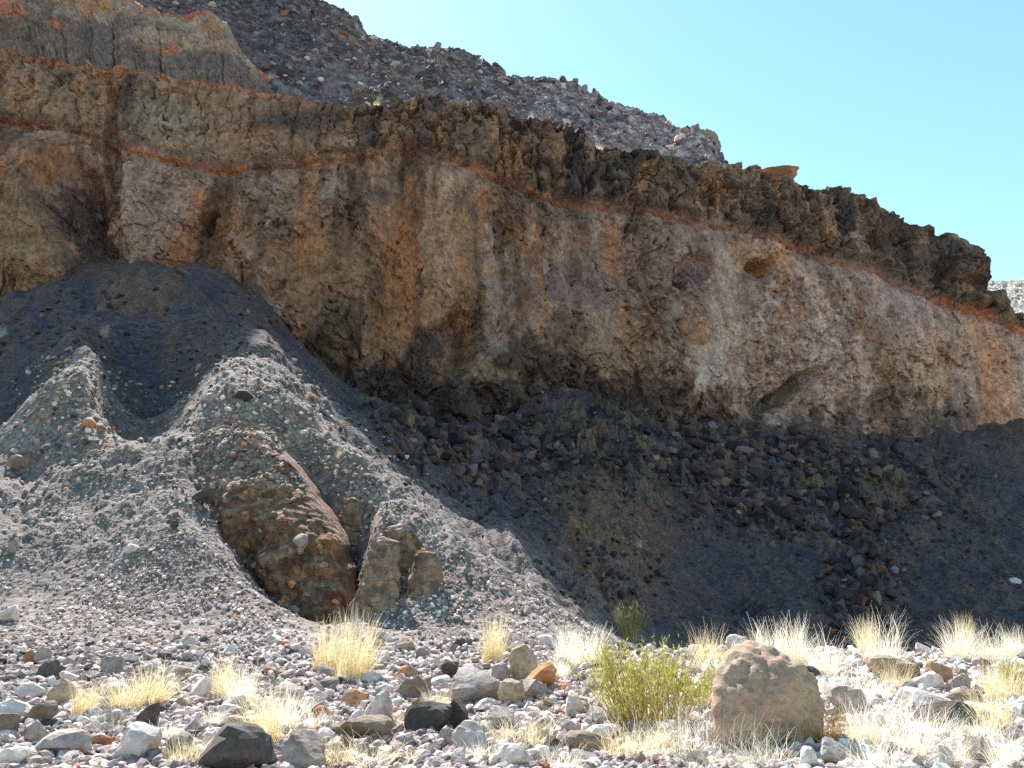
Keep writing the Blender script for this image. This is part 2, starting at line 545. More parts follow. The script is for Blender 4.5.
# wide ground under everything, out to the horizon
a_ = np.linspace(0, 2 * np.pi, 96, endpoint=False)
r_ = np.array([0.5, 60, 200, 700, 2500, 7000])
gv = np.stack([np.stack([r * np.cos(a_), r * np.sin(a_), -6.0 - .004 * r + 0 * a_], -1) for r in r_])
gf = []
for i in range(len(r_) - 1):
    for j in range(96):
        gf.append((i * 96 + j, i * 96 + (j + 1) % 96, (i + 1) * 96 + (j + 1) % 96, (i + 1) * 96 + j))
tag(build_mesh("ground", gv, [f[::-1] for f in gf], M_TALUS, np.zeros((len(r_) * 96, 3)) + .25), "flat stony ground running out to the horizon", "ground", kind='structure')

# ------------------------------------------------------------------ cliff
PX = np.concatenate([np.linspace(-300, -20, 60)[:-1], np.linspace(-20, 1044, 800), np.linspace(1044, 1330, 50)[1:]])
nA, nB = 212, 70
rows_py, rows_set = [], []
bl, st, rm, ti = base(PX) + 45, strata(PX), rim(PX), tier(np.minimum(PX, 345))
for k in range(nA):
    rows_py.append(bl + (st - bl) * k / nA); rows_set.append(0 * PX)
for k in range(nB + 1):
    rows_py.append(st + (rm - st) * k / nB); rows_set.append(0 * PX)
CPY = np.array(rows_py)
CPX = np.broadcast_to(PX, CPY.shape).copy()
wD = wall_D(CPX, CPY)
V = P(CPX, CPY, wD)
lowf = sstep(0, 1, (CPY - st) / 40)
strat_d = CPY - st[None]                        # picture distance below the orange seam
cap = sstep(2, -6, strat_d)
NW = np.array([.196, -.98, 0.0])
q = V
wxp = CPX + 16 * fbm(q, 9, 3, seed=31) + 5 * fbm(q, 2.2, 3, seed=32)
wyp = CPY + 16 * fbm(q, 9, 3, seed=33) + 5 * fbm(q, 2.2, 3, seed=34)
disp = 1.8 * fbm(q, 26, 3, seed=35) + 1.7 * fbm(q, 10, 5, .5, seed=36) + 0.5 * ridged(q, 3.4, 5, .6, seed=37)
qw = q + np.stack([fbm(q, 4, 3, seed=46), fbm(q, 4, 3, seed=47), fbm(q, 4, 3, seed=48)], -1) * 3.0
fb1, eb1, ib1 = worley(qw, 3.4, 14, stretch=(1, 1, .5))
fb2, eb2, ib2 = worley(qw, 1.3, 15, stretch=(1, 1, .7))
under = CPY - st
broken = sstep(-.1, .4, fbm(q, 15, 3, seed=49) + .45 * sstep(110, 260, under))
ax = q[..., 0] * .98 + q[..., 1] * .196
qd = np.stack([ax * .75 + q[..., 2] * .66, q[..., 1], (-ax * .66 + q[..., 2] * .75) * .35], -1)   # dipping fractures
disp = disp + (.25 + .75 * broken) * (1.4 * (ib1 - .5) + .4 * (.5 - fb1) + 1.1 * (ib2 - .5) + 1.1 * ridged(qd, 5.0, 5, .6, seed=141))
flute = sstep(0, 30, under) * (1 - .75 * sstep(100, 240, under))
disp = disp + flute * (.8 * ridged(q, 6.0, 4, .55, seed=142, stretch=(1, 1, .16)) + .3 * ridged(q, 2.2, 3, seed=143, stretch=(1, 1, .2)))
disp = disp - 1.3 * sstep(.34, .52, fbm(q, 3.2, 4, .6, seed=144, stretch=(1, 1, .6))) * (.3 + .7 * broken)
for k_, (sc_k, st_k) in enumerate(((9, .45), (6, .6), (5, .9))):
    cz = np.abs(perlin(qw * np.array([1, 1, st_k]) / sc_k + 40 + 9 * k_))
    disp = disp - 0.35 * sstep(.03, .0, cz) * sstep(-.05, .25, fbm(q, 10, 2, seed=150 + k_)) * (.35 + .65 * broken)
fis = np.abs(perlin(qw * np.array([1, 1, .13]) / 4.2 + 77.0)) + .35 * np.abs(perlin(qw * np.array([1, 1, .4]) / 1.7 + 31.0))
disp = disp - 1.0 * sstep(.085, .02, fis) * sstep(-.15, .2, fbm(q, 12, 2, seed=155))
# columns and blocks of the cap rock
capn = 1.5 * ridged(q, 6.0, 4, .6, seed=38, stretch=(1, 1, .28)) + .8 * (.5 - worley(qw, 2.6, 5, stretch=(1, 1, .5))[0]) + .6 * ridged(q, 1.8, 3, seed=145, stretch=(1, 1, .45))
ccf, cce, cci = worley(qw, 3.0, 16, stretch=(1, 1, .35))
capn = capn + 1.9 * (cci - .5) - .9 * sstep(.10, 0, cce)
f1c, edgc, idc = worley(q, 5.0, 6, stretch=(1, 1, .55))
low_rough = sstep(120, 260, CPY - st) * sstep(.0, .5, fbm(q, 20, 2, seed=39) + .3)
disp = disp + cap * (capn * (1 - .6 * sstep(420, 300, CPX)) + 0.6 + .8 * (idc - .5)) 
disp = disp + low_rough * (1.2 * (.5 - f1c) + .9 * ridged(q, 4, 4, seed=41))
# vertical folds that carry the streaks
disp = disp + 0.7 * ridged(q, 9, 2, seed=42, stretch=(1, 1, .12))
# large forms
for (cx, cy, rx, ry, an, d_) in [(320, 290, 75, 95, 35, 6.0), (40, 230, 55, 80, -10, 5.0), (85, 225, 30, 60, -15, -5.0), (165, 215, 55, 75, 0, 1.5),
                                 (250, 240, 30, 60, 20, 2.5), (420, 390, 26, 90, 35, -4.0), (480, 400, 40, 55, 25, 4.0), (585, 275, 60, 40, -10, -2.0),
                                 (690, 275, 26, 18, -25, -2.0), (560, 330, 110, 60, 10, 2.5), (700, 360, 60, 60, -15, 2.0), (850, 340, 110, 70, 10, 2.2),
                                 (930, 250, 60, 30, 20, 1.2), (118, 170, 9, 90, -4, -2.5), (410, 170, 10, 90, 0, -1.5), (215, 235, 7, 14, 10, -3.5),
                                 (790, 390, 50, 10, -35, -2.5), (890, 245, 30, 22, 10, -2.0), (960, 290, 45, 10, 18, -2.2)]:
    disp = disp + d_ * blob(wxp, wyp, cx, cy, rx, ry, an, hard=1.7)
cave = blob(CPX + .35 * (wxp - CPX), CPY + .35 * (wyp - CPY), 757, 272, 13, 8.5, 12, hard=4)
disp = disp - 4.5 * cave - 1.2 * sstep(.5, 0, np.abs(strat_d - 3) / 9.0) * (1 - sstep(-6, 0, -strat_d))
V = V + NW * disp[..., None]
V[..., 2] += 0.5 * fbm(q, 3, 3, seed=43)
nt = sstep(0, 1, np.linspace(0, 1, nA + nB + 1))
# tie the rim to its line again, with blocks and notches
jag = .9 * fbm(V[-1] * np.array([1, 1, 0]), 3.0, 3, seed=44) + .8 * fbm(V[-1] * np.array([1, 1, 0]), 9.0, 2, seed=45)

# colour of the rock
def ramp(x, stops):
    a_ = np.array([[k_, *v_] for k_, v_ in stops])
    return np.stack([np.interp(x, a_[:, 0], a_[:, j_]) for j_ in (1, 2, 3)], -1)


nz = [fbm(q, s_, 4, seed=50 + k) for k, s_ in enumerate((14, 6, 3, 10, 5))]
nzf = fbm(q, 2.4, 5, .65, seed=59)
streak = fbm(q, 5.0, 4, seed=60, stretch=(1, 1, .10))
streak2 = fbm(q, 2.6, 4, seed=61, stretch=(1, 1, .14))
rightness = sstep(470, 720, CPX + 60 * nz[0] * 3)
qs = q + np.stack([nz[4], nz[2], nz[1]], -1) * 2.5
mA = fbm(qs, 6.5, 6, .66, seed=161, stretch=(1, 1, .7))
mB = fbm(qs, 4.5, 6, .62, seed=162, stretch=(1, 1, .8))
mC = fbm(qs, 16, 5, .6, seed=163)
cl_ = ramp(mA, [(-.42, (.07, .06, .06)), (-.22, (.15, .115, .095)), (-.05, (.27, .20, .145)), (.08, (.34, .255, .18)), (.2, (.36, .215, .11)), (.4, (.46, .38, .30))])
cr_ = ramp(mA, [(-.45, (.13, .11, .105)), (-.2, (.24, .20, .185)), (0, (.31, .26, .23)), (.18, (.35, .275, .205)), (.4, (.43, .38, .34))])
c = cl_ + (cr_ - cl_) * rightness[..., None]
c = mix(c, (.30, .25, .235), sstep(.02, .3, mC) * .5)
c = mix(c, (.22, .18, .18), sstep(.05, .35, -mC) * .5)
lowz = sstep(60, 200, strat_d) * (1 - .55 * rightness)
c = mix(c, (.065, .06, .06), sstep(.12, .32, mB + .12 * lowz) * .85 * lowz)
c = mix(c, (.40, .21, .09), sstep(.12, .34, fbm(qs, 3.6, 5, .62, seed=164)) * .7 * sstep(40, 120, strat_d) * (1 - .6 * rightness))
c = mix(c, (.48, .42, .37), sstep(.2, .42, -mB) * .6)
orange = sstep(.06, .32, streak + .35 * nz[2]) * sstep(8, 40, strat_d) * (1 - sstep(120, 260, strat_d))
c = mix(c, (.42, .21, .085), orange * (.9 - .45 * rightness))
c = mix(c, (.43, .375, .33), sstep(.06, .3, -streak - .3 * nz[2]) * sstep(6, 30, strat_d) * (1 - sstep(140, 280, strat_d)) * .6)
c = mix(c, (.13, .09, .07), sstep(.08, .34, streak2 - .1 * nz[4]) * (.85 - .45 * rightness) * sstep(-8, 4, strat_d))
c = mix(c, (.11, .085, .07), sstep(.25, .5, nz[2] + .25 * nz[4]) * .55 * (1 - cap))
for (cx, cy, rx, ry, an, col, s) in [
        (165, 215, 45, 70, 0, (.34, .29, .26), .8), (225, 225, 22, 30, 0, (.40, .20, .07), .8), (85, 225, 32, 55, -15, (.075, .08, .09), .85),
        (40, 250, 45, 70, -10, (.27, .20, .12), .8), (100, 175, 18, 25, 0, (.24, .13, .10), .6), (45, 145, 22, 12, 0, (.42, .32, .25), .8),
        (325, 280, 65, 85, 35, (.28, .185, .11), .8), (255, 320, 30, 40, 10, (.12, .11, .09), .6), (330, 350, 30, 50, 20, (.10, .10, .09), .7),
        (410, 385, 24, 90, 35, (.07, .075, .09), .8), (450, 270, 50, 80, 0, (.42, .28, .15), .6), (480, 395, 35, 45, 20, (.30, .23, .16), .7),
        (520, 365, 36, 34, 0, (.065, .06, .055), .85), (630, 395, 70, 18, 12, (.07, .07, .06), .6), (700, 370, 26, 34, -25, (.45, .44, .42), .75),
        (705, 375, 8, 34, 15, (.40, .41, .43), .6), (688, 385, 8, 20, 30, (.52, .50, .46), .8), (745, 215, 40, 20, 0, (.34, .24, .14), .5),
        (780, 395, 45, 12, -35, (.08, .08, .08), .85), (870, 405, 14, 22, 0, (.10, .095, .09), .7), (940, 420, 50, 18, -15, (.10, .10, .08), .7),
        (815, 350, 30, 40, 20, (.36, .35, .36), .6), (900, 300, 50, 30, 15, (.28, .22, .25), .7), (910, 370, 70, 40, 10, (.36, .27, .18), .5), (450, 405, 120, 40, 12, (.07, .068, .07), .8), (600, 405, 70, 24, 10, (.07, .065, .065), .75), (345, 400, 40, 40, 0, (.08, .075, .075), .7),
        (585, 290, 60, 35, 0, (.26, .20, .20), .7), (610, 350, 50, 45, 20, (.37, .29, .19), .6), (660, 250, 60, 30, 0, (.30, .24, .24), .5),
        (690, 272, 24, 10, -25, (.13, .11, .15), .8), (760, 262, 40, 22, 10, (.42, .26, .11), .55)]:
    c = mix(c, col, sstep(.4, .62, .85 * blob(wxp, wyp, cx, cy, rx, ry, an) + .55 * nzf + .35 * mB) * s)
stk = fbm(q, 7.0, 5, .6, seed=165, stretch=(1, 1, .09))
stz = sstep(-10, 2, strat_d) * (1 - sstep(90, 230, strat_d + 60 * nz[1]))
c = mix(c, (.10, .072, .055), sstep(.05, .26, stk + .12 * nzf) * stz * (.68 - .34 * rightness))
c = mix(c, (.44, .24, .10), sstep(.04, .22, -stk + .15 * nzf - .06) * sstep(0, .1, streak + .1) * stz * (.58 - .3 * rightness))
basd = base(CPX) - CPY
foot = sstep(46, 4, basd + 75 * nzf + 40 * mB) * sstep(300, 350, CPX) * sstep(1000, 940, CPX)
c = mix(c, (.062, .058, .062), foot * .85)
c = mix(c, (.42, .30, .12), cave * .9)
cp = np.zeros(V.shape) + np.array([.155, .13, .10])
cp = mix(cp, (.055, .055, .06), sstep(.0, .3, fbm(q, 4.5, 4, seed=62, stretch=(1, 1, .4))))
cp = mix(cp, (.30, .20, .10), sstep(.08, .35, fbm(q, 3.5, 4, seed=63, stretch=(1, 1, .3))) * .8)
cp = mix(cp, (.27, .24, .20), sstep(.15, .4, fbm(q, 4.5, 3, seed=64)) * .7)
leftcap = sstep(420, 250, CPX)
cp = mix(cp, (.24, .185, .13), leftcap * sstep(-.35, .15, nz[0] + .5 * nzf) * .85)
cp = mix(cp, (.30, .19, .10), leftcap * sstep(.05, .3, nz[4]) * .6)
cp = mix(cp, (.20, .25, .20), blob(wxp, wyp, 165, 120, 40, 30) * .6)
for (cx, cy, rx, ry) in ((890, 240, 28, 24), (935, 265, 40, 16), (590, 175, 40, 18), (300, 125, 60, 16), (985, 285, 18, 10)):
    cp = mix(cp, (.055, .055, .062), blob(wxp, wyp, cx, cy, rx, ry) * .8)
c = mix(c, cp, cap)
seam_w = 1.2 + 3.6 * nz[4] + 3 * blob(CPX, CPY, 1000, 315, 60, 30) + 2.5 * blob(CPX, CPY, 180, 165, 70, 20)
seam = np.exp(-((strat_d - 2 - 5 * nz[2] - 4 * nz[1]) / np.maximum(seam_w, .8)) ** 2) * (1 - .45 * sstep(240, 330, CPX) * sstep(420, 380, CPX)) * (1 + .5 * sstep(430, 520, CPX))
c = mix(c, (.46, .18, .06), np.clip(seam * (.45 + 1.7 * nzf + 1.2 * nz[1]), 0, .72))
topd = CPY - rm[None]
c = mix(c, (.40, .14, .06), sstep(6 + 9 * nz[2], 1, topd) * sstep(345, 300, CPX) * np.clip(.6 + 1.5 * nzf, 0, .9))

# top of the cliff: back from the rim, up the second tier on the left, over a flat top elsewhere
VR, cR = V[-1], c[-1]
tops, topc = [], []
tw = sstep(345, 300, PX)                        # 1 where the second tier stands
nT = 74
Ttop = P(PX, ti, wD[-1] + 15)
for k in range(1, nT + 1):
    s = k / 44.0
    flat = VR + np.array([0, 1, 0]) * (k * .55)[..., None] if False else VR + np.stack([0 * PX, 0 * PX + k * .6, 0 * PX - .02 * k], -1)
    if k <= 44:
        a = sstep(0, 1, min(1, max(0, (s - .12) / .88)) ** .9) if s > .12 else 0.0
        led = VR + np.stack([0 * PX, 0 * PX + 3.2 * min(1, s / .12), 0 * PX + .3 * min(1, s / .12)], -1)
        t2 = led + (Ttop - led) * (max(0, s - .12) / .88)
    else:
        t2 = Ttop + np.stack([0 * PX, 0 * PX + (k - 44) * 1.2, 0 * PX - (k - 44) * .5], -1)
    tops.append(flat + (t2 - flat) * tw[:, None])
TP = np.array(tops)
kk = np.arange(1, nT + 1)[:, None] * np.ones(len(PX))
tpx, tpy = project(TP)
trel = tw[None] * sstep(6, 14, kk)
TP[..., 1] -= trel * (2.4 * fbm(TP, 9, 5, .6, seed=70) + 1.6 * ridged(TP, 4.5, 5, .6, seed=71))
TP[..., 2] += .5 * fbm(TP, 3, 4, seed=72) * np.minimum(1, kk / 6) + .5 * sstep(2, 8, kk) * (.4 - worley(TP, 1.8, 9)[0])
tc = np.zeros(TP.shape) + np.array([.34, .31, .28])
ftop = np.clip((tpy - ti[None]) / np.maximum(rm - ti, 3)[None], 0, 1)   # 0 at the top of the tier, 1 at the ledge
tt = np.zeros(TP.shape) + np.array([.30, .27, .21])
n7 = fbm(TP, 7, 4, seed=73)
tt = mix(tt, (.12, .105, .105), sstep(.25, .5, ftop + .9 * n7) * .8)
tt = mix(tt, (.34, .20, .08), sstep(.1, .35, fbm(TP, 6, 4, seed=74, stretch=(1, 1, .4))) * sstep(.6, .3, ftop) * .8)
tt = mix(tt, (.40, .13, .06), sstep(5 + 16 * n7, 1, tpy - ti[None]) * .8)
tt = mix(tt, (.38, .15, .07), sstep(6, 1, kk) * np.clip(.5 + 2 * n7, 0, .8))
tc = tc + (tt - tc) * tw[None, :, None]
tc = mix(tc, (.34, .12, .07), (1 - tw[None]) * np.clip(blob(tpx, tpy, 775, 178, 22, 14) + blob(tpx, tpy, 520, 125, 25, 8) + .0, 0, 1) * .8)
V = np.concatenate([V, TP]); c = np.concatenate([c, tc])
V[nA + nB, :, 2] += jag * .5
r_, c_ = V.shape[:2]
F = grid_faces(r_, c_)
wide = np.concatenate([CPX, np.repeat(CPX[-1:], nT, 0)])
wide_y = np.concatenate([strat_d, np.full((nT, len(PX)), -50.)])
lum = c.mean(-1, keepdims=True) * np.array([1.10, .98, .90])
c = c + (lum - c) * .2
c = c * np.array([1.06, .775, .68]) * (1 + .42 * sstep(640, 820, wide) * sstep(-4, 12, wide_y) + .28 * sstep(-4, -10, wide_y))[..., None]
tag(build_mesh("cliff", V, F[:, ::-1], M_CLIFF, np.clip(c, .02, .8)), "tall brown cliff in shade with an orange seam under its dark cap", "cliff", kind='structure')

# ------------------------------------------------------------------ hillside above the cliff, and the one beyond its right end
HX = np.linspace(120, 900, 620)
hr, hs = rim(HX), skyl(HX)
hDr = wall_D(HX, hr) + 2.0
hDs = np.interp(HX, [120, 250, 320, 437, 600, 704, 790, 850, 900], [215, 214, 212, 212, 205, 190, 165, 145, 138])
lo = P(HX, hr + 2, hDr) + np.array([0, 0, -1.0])
hi = P(HX, hs, hDs)
nH = 190
ss = np.linspace(0, 1, nH)[:, None, None]
H = lo[None] * (1 - ss) + hi[None] * ss
back = np.stack([hi + np.array([0, 6.0 * k, -4.5 * k]) for k in range(1, 14)])
H = np.concatenate([H, back])
fade = np.minimum(1, np.concatenate([np.linspace(0, 1, nH), np.ones(13)]) / .08)[:, None]
w1, e1, i1 = worley(H, 4.0, 11)
w2, e2, i2 = worley(H, 1.7, 12)
Hq = H + np.stack([fbm(H, 9, 3, seed=86), fbm(H, 9, 3, seed=87), fbm(H, 9, 3, seed=88)], -1) * 6
w0, e0_, i0 = worley(Hq, 9.0, 17, stretch=(1, .6, 1))
H[..., 2] += fade * (2.2 * (i0 - .5) + 5.0 * fbm(H, 26, 3, seed=80) + 2.6 * fbm(H, 9, 4, seed=81) + 1.3 * (i1 - .5) + 1.5 * (.5 - w1) * sstep(.3, .8, i1) + 1.3 * (.45 - w2)
                     + 1.5 * ridged(H, 8, 5, .55, seed=82))
# shift so that the top row still follows the skyline
hc = np.zeros(H.shape) + np.array([.36, .295, .275])
hc = mix(hc, (.16, .11, .11), sstep(.0, .25, fbm(H, 18, 5, .6, seed=83)) * .85)
hc = mix(hc, (.11, .095, .10), sstep(.08, .3, fbm(H, 9, 5, .6, seed=85)) * .8)
hc = mix(hc, (.20, .15, .13), (i0 > .6) * .6)
hc = mix(hc, (.40, .38, .35), (i2 > .72) * .7)
hc = mix(hc, (.12, .115, .12), (i2 < .25) * .6)
hc = mix(hc, (.33, .16, .10), sstep(.3, .5, fbm(H, 6, 3, seed=84)) * .6)
hxp, hyp = project(H)
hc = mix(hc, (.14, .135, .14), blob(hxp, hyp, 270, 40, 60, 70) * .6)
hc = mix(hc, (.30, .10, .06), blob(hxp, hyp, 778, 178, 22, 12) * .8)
hc = hc * np.array([.62, .53, .54]) * (1 + .9 * sstep(430, 620, hxp))[..., None]  # right part lightened, its sunlight painted into the colour
H[:, :, 2] -= 2.5 * sstep(722, 740, HX)[None]
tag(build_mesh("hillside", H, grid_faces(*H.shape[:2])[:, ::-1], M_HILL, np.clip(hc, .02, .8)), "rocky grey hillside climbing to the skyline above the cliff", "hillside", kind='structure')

DX = np.linspace(930, 1260, 160)
dsk = np.interp(DX, [930, 985, 1024, 1100, 1260], [286, 279, 279, 268, 240])
lo = P(DX, dsk + 150, 215 + 0 * DX); hi = P(DX, dsk, 560 + 0 * DX)
ss = np.linspace(0, 1, 90)[:, None, None]
Q = lo[None] * (1 - ss) + hi[None] * ss
Q = np.concatenate([Q, np.stack([hi + np.array([0, 8.0 * k, -4.0 * k]) for k in range(1, 10)])])
w2, e2, i2 = worley(Q, 3.0, 13)
Q[..., 2] += 4 * fbm(Q, 30, 4, seed=90) + 2.5 * (.45 - w2)
qc = mix(np.zeros(Q.shape) + np.array([.50, .43, .37]), (.22, .19, .17), sstep(.4, .7, i2))
tag(build_mesh("distant_hillside", Q, grid_faces(*Q.shape[:2])[:, ::-1], M_HILL, qc), "sunlit pale hillside far behind the right end of the cliff", "hillside", kind='structure')

# ------------------------------------------------------------------ rocks
def ico(k):
    bm = bmesh.new()
    bmesh.ops.create_icosphere(bm, subdivisions=k, radius=1.0)
    v = np.array([x.co[:] for x in bm.verts]); f = np.array([[x.index for x in y.verts] for y in bm.faces])
    bm.free()
    return v, f


ICO = {k: ico(k) for k in (1, 2, 3, 4, 5)}


def rock_shape(k, seed, planes=11, rough=.05, aspect=(1, .8, .65), round_=0.0):
    r = np.random.default_rng(seed)
    d, f = ICO[k]
    n = r.normal(size=(planes, 3)); n /= np.linalg.norm(n, axis=1)[:, None]
    off = r.uniform(.42, .95, planes)
    dot = d @ n.T
    rr = np.where(dot > .05, off / np.maximum(dot, .05), 9).min(1)
    rr = np.minimum(rr, 1.2)
    rr = rr * (1 - round_) + round_
    v = d * rr[:, None]
    if rough:
        v = v * (1 + rough * fbm(v + seed * 3.1, .55, 4, .6) * 1.6)[:, None]
    v = v * np.array(aspect)
    lo, hi = v.min(0), v.max(0)
    return (v - (lo + hi) / 2) / ((hi - lo) / 2) * np.array(aspect), f


M_ST = {
    'grey': stone_mat("stone_grey", (.32, .27, .25), .4),
    'pale': stone_mat("stone_pale", (.58, .50, .455), .3, col2=(.40, .335, .305)),
    'dark': stone_mat("stone_dark", (.085, .072, .068), .4),
    'tan': stone_mat("stone_tan", (.36, .265, .185), .4),
    'rust': stone_mat("stone_rust", (.42, .17, .075), .4, col2=(.33, .22, .15)),
    'brown': stone_mat("stone_brown", (.22, .145, .10), .4, col2=(.25, .20, .16)),
    'orange': stone_mat("stone_orange", (.55, .24, .09), .3, scale=14, col2=(.45, .19, .07)),
}
ROCKM = []
for k in range(30):
    v, f = rock_shape(3, 100 + k, 8 + k % 6, .085, (1, .82, .72), .0 if k % 5 else .25)
    me_o = build_mesh("stone_source", v / np.array((1, .82, .72)), f, M_ST['grey'])
    ROCKM.append(me_o.data); me_o.data.name = "stone"
    bpy.data.objects.remove(me_o)


def put_rock(name, px, py, w, h, mat, label, cat, group=None, mesh=None, rz=None, tilt=10, depth=.85, sink=.22, D=None):
    """px: middle, py: where it meets the ground, w and h its size in the picture"""
    if D is None:
        p, ok = ground_hit(px, py)
        p = p[0]
    else:
        p = P(px, py, D)
    m = p[1] / FPX / .97
    o = bpy.data.objects.new(name, mesh or ROCKM[rng.integers(len(ROCKM))])
    COL.objects.link(o)
    W2, H2 = w * m / 2, h * m / 2 * (1 + sink)
    o.scale = (W2, W2 * depth, H2)
    o.location = (p[0], p[1] + W2 * depth * .55, p[2] + h * m / 2 * (1 - sink))
    a = rng.uniform(-tilt, tilt, 2)
    o.rotation_euler = (rad(a[0]), rad(a[1]), 0 if rz is None else rad(rz))
    if mat:
        o.material_slots[0].link = 'OBJECT'
        o.material_slots[0].material = M_ST[mat]
    tag(o, label, cat, group)
    return o


ROCKS = [  # middle x, foot y, width, height, colour, label
    (14, 723, 38, 20, 'pale', "flat white slab at the left edge, above the brown rock in the corner"),
    (41, 726, 26, 21, 'brown', "reddish brown block leaning beside the flat white slab"),
    (57, 707, 28, 24, 'tan', "olive tan boulder behind the flat white slab"),
    (3, 737, 20, 20, 'brown', "brown rock cut by the left edge below the white slab"),
    (36, 750, 24, 25, 'grey', "blue grey block standing below the reddish brown block"),
    (59, 758, 45, 22, 'grey', "broad rounded grey boulder beside the blue grey block near bottom left"),
    (131, 761, 37, 30, 'pale', "pale faceted boulder with a peaked top below the grass on the left"),
    (144, 729, 22, 25, 'dark', "dark brown rock half hidden by dry grass behind the peaked pale boulder"),
    (68, 739, 12, 11, 'rust', "small rust stone above the broad rounded grey boulder"),
    (96, 750, 32, 13, 'rust', "low rust coloured patch of rock under the grey twigs at left"),
    (25, 701, 23, 16, 'pale', "pale stone uphill of the flat white slab"),
    (40, 664, 14, 16, 'grey', "upright grey stone touching a small rust stone near the left edge"),
    (28, 663, 12, 11, 'rust', "rust stone leaning on an upright grey stone near the left edge"),
    (110, 699, 36, 14, 'pale', "long white flat stone in front of the left grass tufts"),
    (109, 676, 19, 17, 'grey', "squarish grey block behind the long white flat stone"),
    (65, 684, 16, 12, 'pale', "small pale block uphill of the olive tan boulder"),
    (5, 621, 18, 15, 'pale', "large white stone at the left edge on the apron's foot"),
    (225, 775, 76, 44, 'dark', "big dark craggy boulder cut by the bottom edge"),
    (302, 772, 44, 34, 'grey', "grey slab with a dark cleft side at the bottom, right of the big dark boulder"),
    (197, 699, 20, 20, 'pale', "white faced stone standing left of a dry grass tuft"),
    (286, 704, 30, 19, 'grey', "grey stone with a dark shaded front in the grass left of centre"),
    (323, 723, 18, 15, 'rust', "bright rust stone above the grey cleft slab"),
    (272, 678, 16, 10, 'rust', "small red stone below the foot of the apron"),
    (353, 709, 24, 17, 'rust', "white topped stone with a rust front beside the upright white block"),
    (377, 723, 26, 30, 'pale', "upright white block beside the rust fronted stone"),
    (364, 742, 56, 21, 'brown', "long low brown boulder below the upright white block"),
    (407, 678, 19, 11, 'rust', "orange red stone lying flat above the dark grey boulder"),
    (411, 699, 38, 21, 'brown', "brown grey boulder with a tan front below the orange red stone"),
    (449, 677, 19, 14, 'dark', "dark wedge of stone between orange red stone and large grey boulder"),
    (477, 707, 52, 34, 'grey', "large weathered grey boulder at the middle of the riverbed"),
    (501, 684, 19, 19, 'grey', "grey cube of stone between two big boulders at centre"),
    (523, 683, 28, 34, 'tan', "tall tan grey boulder just left of the orange block"),
    (541, 689, 31, 23, 'orange', "bright orange block resting on grey stones"),
    (512, 707, 25, 24, 'tan', "tan block in front of the tall tan grey boulder"),
    (533, 701, 30, 19, 'grey', "flat grey stone under the bright orange block"),
    (428, 733, 44, 26, 'dark', "dark slab with a white sunlit top below a straw tuft"),
    (458, 729, 20, 26, 'dark', "dark upright stone right of the dark slab with white top"),
    (469, 753, 34, 26, 'pale', "broad pale boulder below the dark upright stone"),
    (444, 746, 17, 17, 'grey', "round grey stone left of the broad pale boulder"),
    (483, 711, 26, 10, 'pale', "thin white flat stone in front of the large weathered grey boulder"),
    (501, 731, 26, 20, 'grey', "grey stone below the thin white flat stone"),
    (551, 752, 20, 13, 'dark', "dark stone poking from straw grass left of a brownish boulder"),
    (576, 717, 17, 22, 'pale', "pale tilted stone left of the green shrub"),
    (586, 754, 43, 19, 'brown', "brownish low boulder with a pale top below centre right"),
    (602, 741, 34, 15, 'pale', "white flat stone just behind the brownish low boulder"),
    (621, 736, 17, 12, 'rust', "reddish stone below the stems of the green shrub"),
    (636, 737, 18, 13, 'grey', "grey stone beside the reddish stone under the green shrub"),
    (670, 738, 32, 15, 'pale', "long white stone below the right side of the green shrub"),
    (715, 687, 20, 18, 'pale', "white boulder between the green shrub and the big lumpy boulder"),
    (571, 737, 20, 14, 'grey', "grey stone between pale tilted stone and white flat stone"),
    (743, 657, 25, 20, 'pale', "white round boulder on the crest against the shade"),
    (856, 718, 36, 28, 'grey', "grey rough rock right of the big lumpy boulder behind orange twigs"),
    (812, 774, 20, 22, 'pale', "white stone at the bottom edge below the big lumpy boulder"),
    (878, 678, 20, 12, 'pale', "pale flat stone at the foot of the tan bank rock"),
    (904, 683, 54, 25, 'tan', "tan bank rock under the dome of dry grass"),
    (931, 691, 28, 18, 'pale', "white stone with a dark right face below the tan bank rock"),
    (937, 712, 46, 20, 'pale', "wide white slab above the dark jagged rock on the right"),
    (955, 732, 52, 26, 'dark', "dark jagged rock below the wide white slab on the right"),
    (942, 683, 24, 20, 'rust', "rust stone right of the tan bank rock"),
    (966, 692, 22, 16, 'grey', "grey and white stone above the brown slab at right"),
    (985, 670, 15, 10, 'dark', "small dark stone sitting in bright gravel near the right crest"),
    (1010, 658, 15, 11, 'rust', "rust tan stone in the grass at the right crest"),
    (973, 707, 46, 15, 'brown', "brown slab right of the wide white slab"),
    (985, 768, 30, 26, 'grey', "grey stone with a shaded front near the bottom right corner"),
]
taken = []
for (x, y, w, h, m, lab) in ROCKS:
    put_rock("boulder" if w > 24 else "stone", x, y, w, h, m, lab, "boulder" if w > 24 else "stone", "stones and boulders of the riverbed")
    taken.append((x, y - h / 2, w / 2, h / 2))

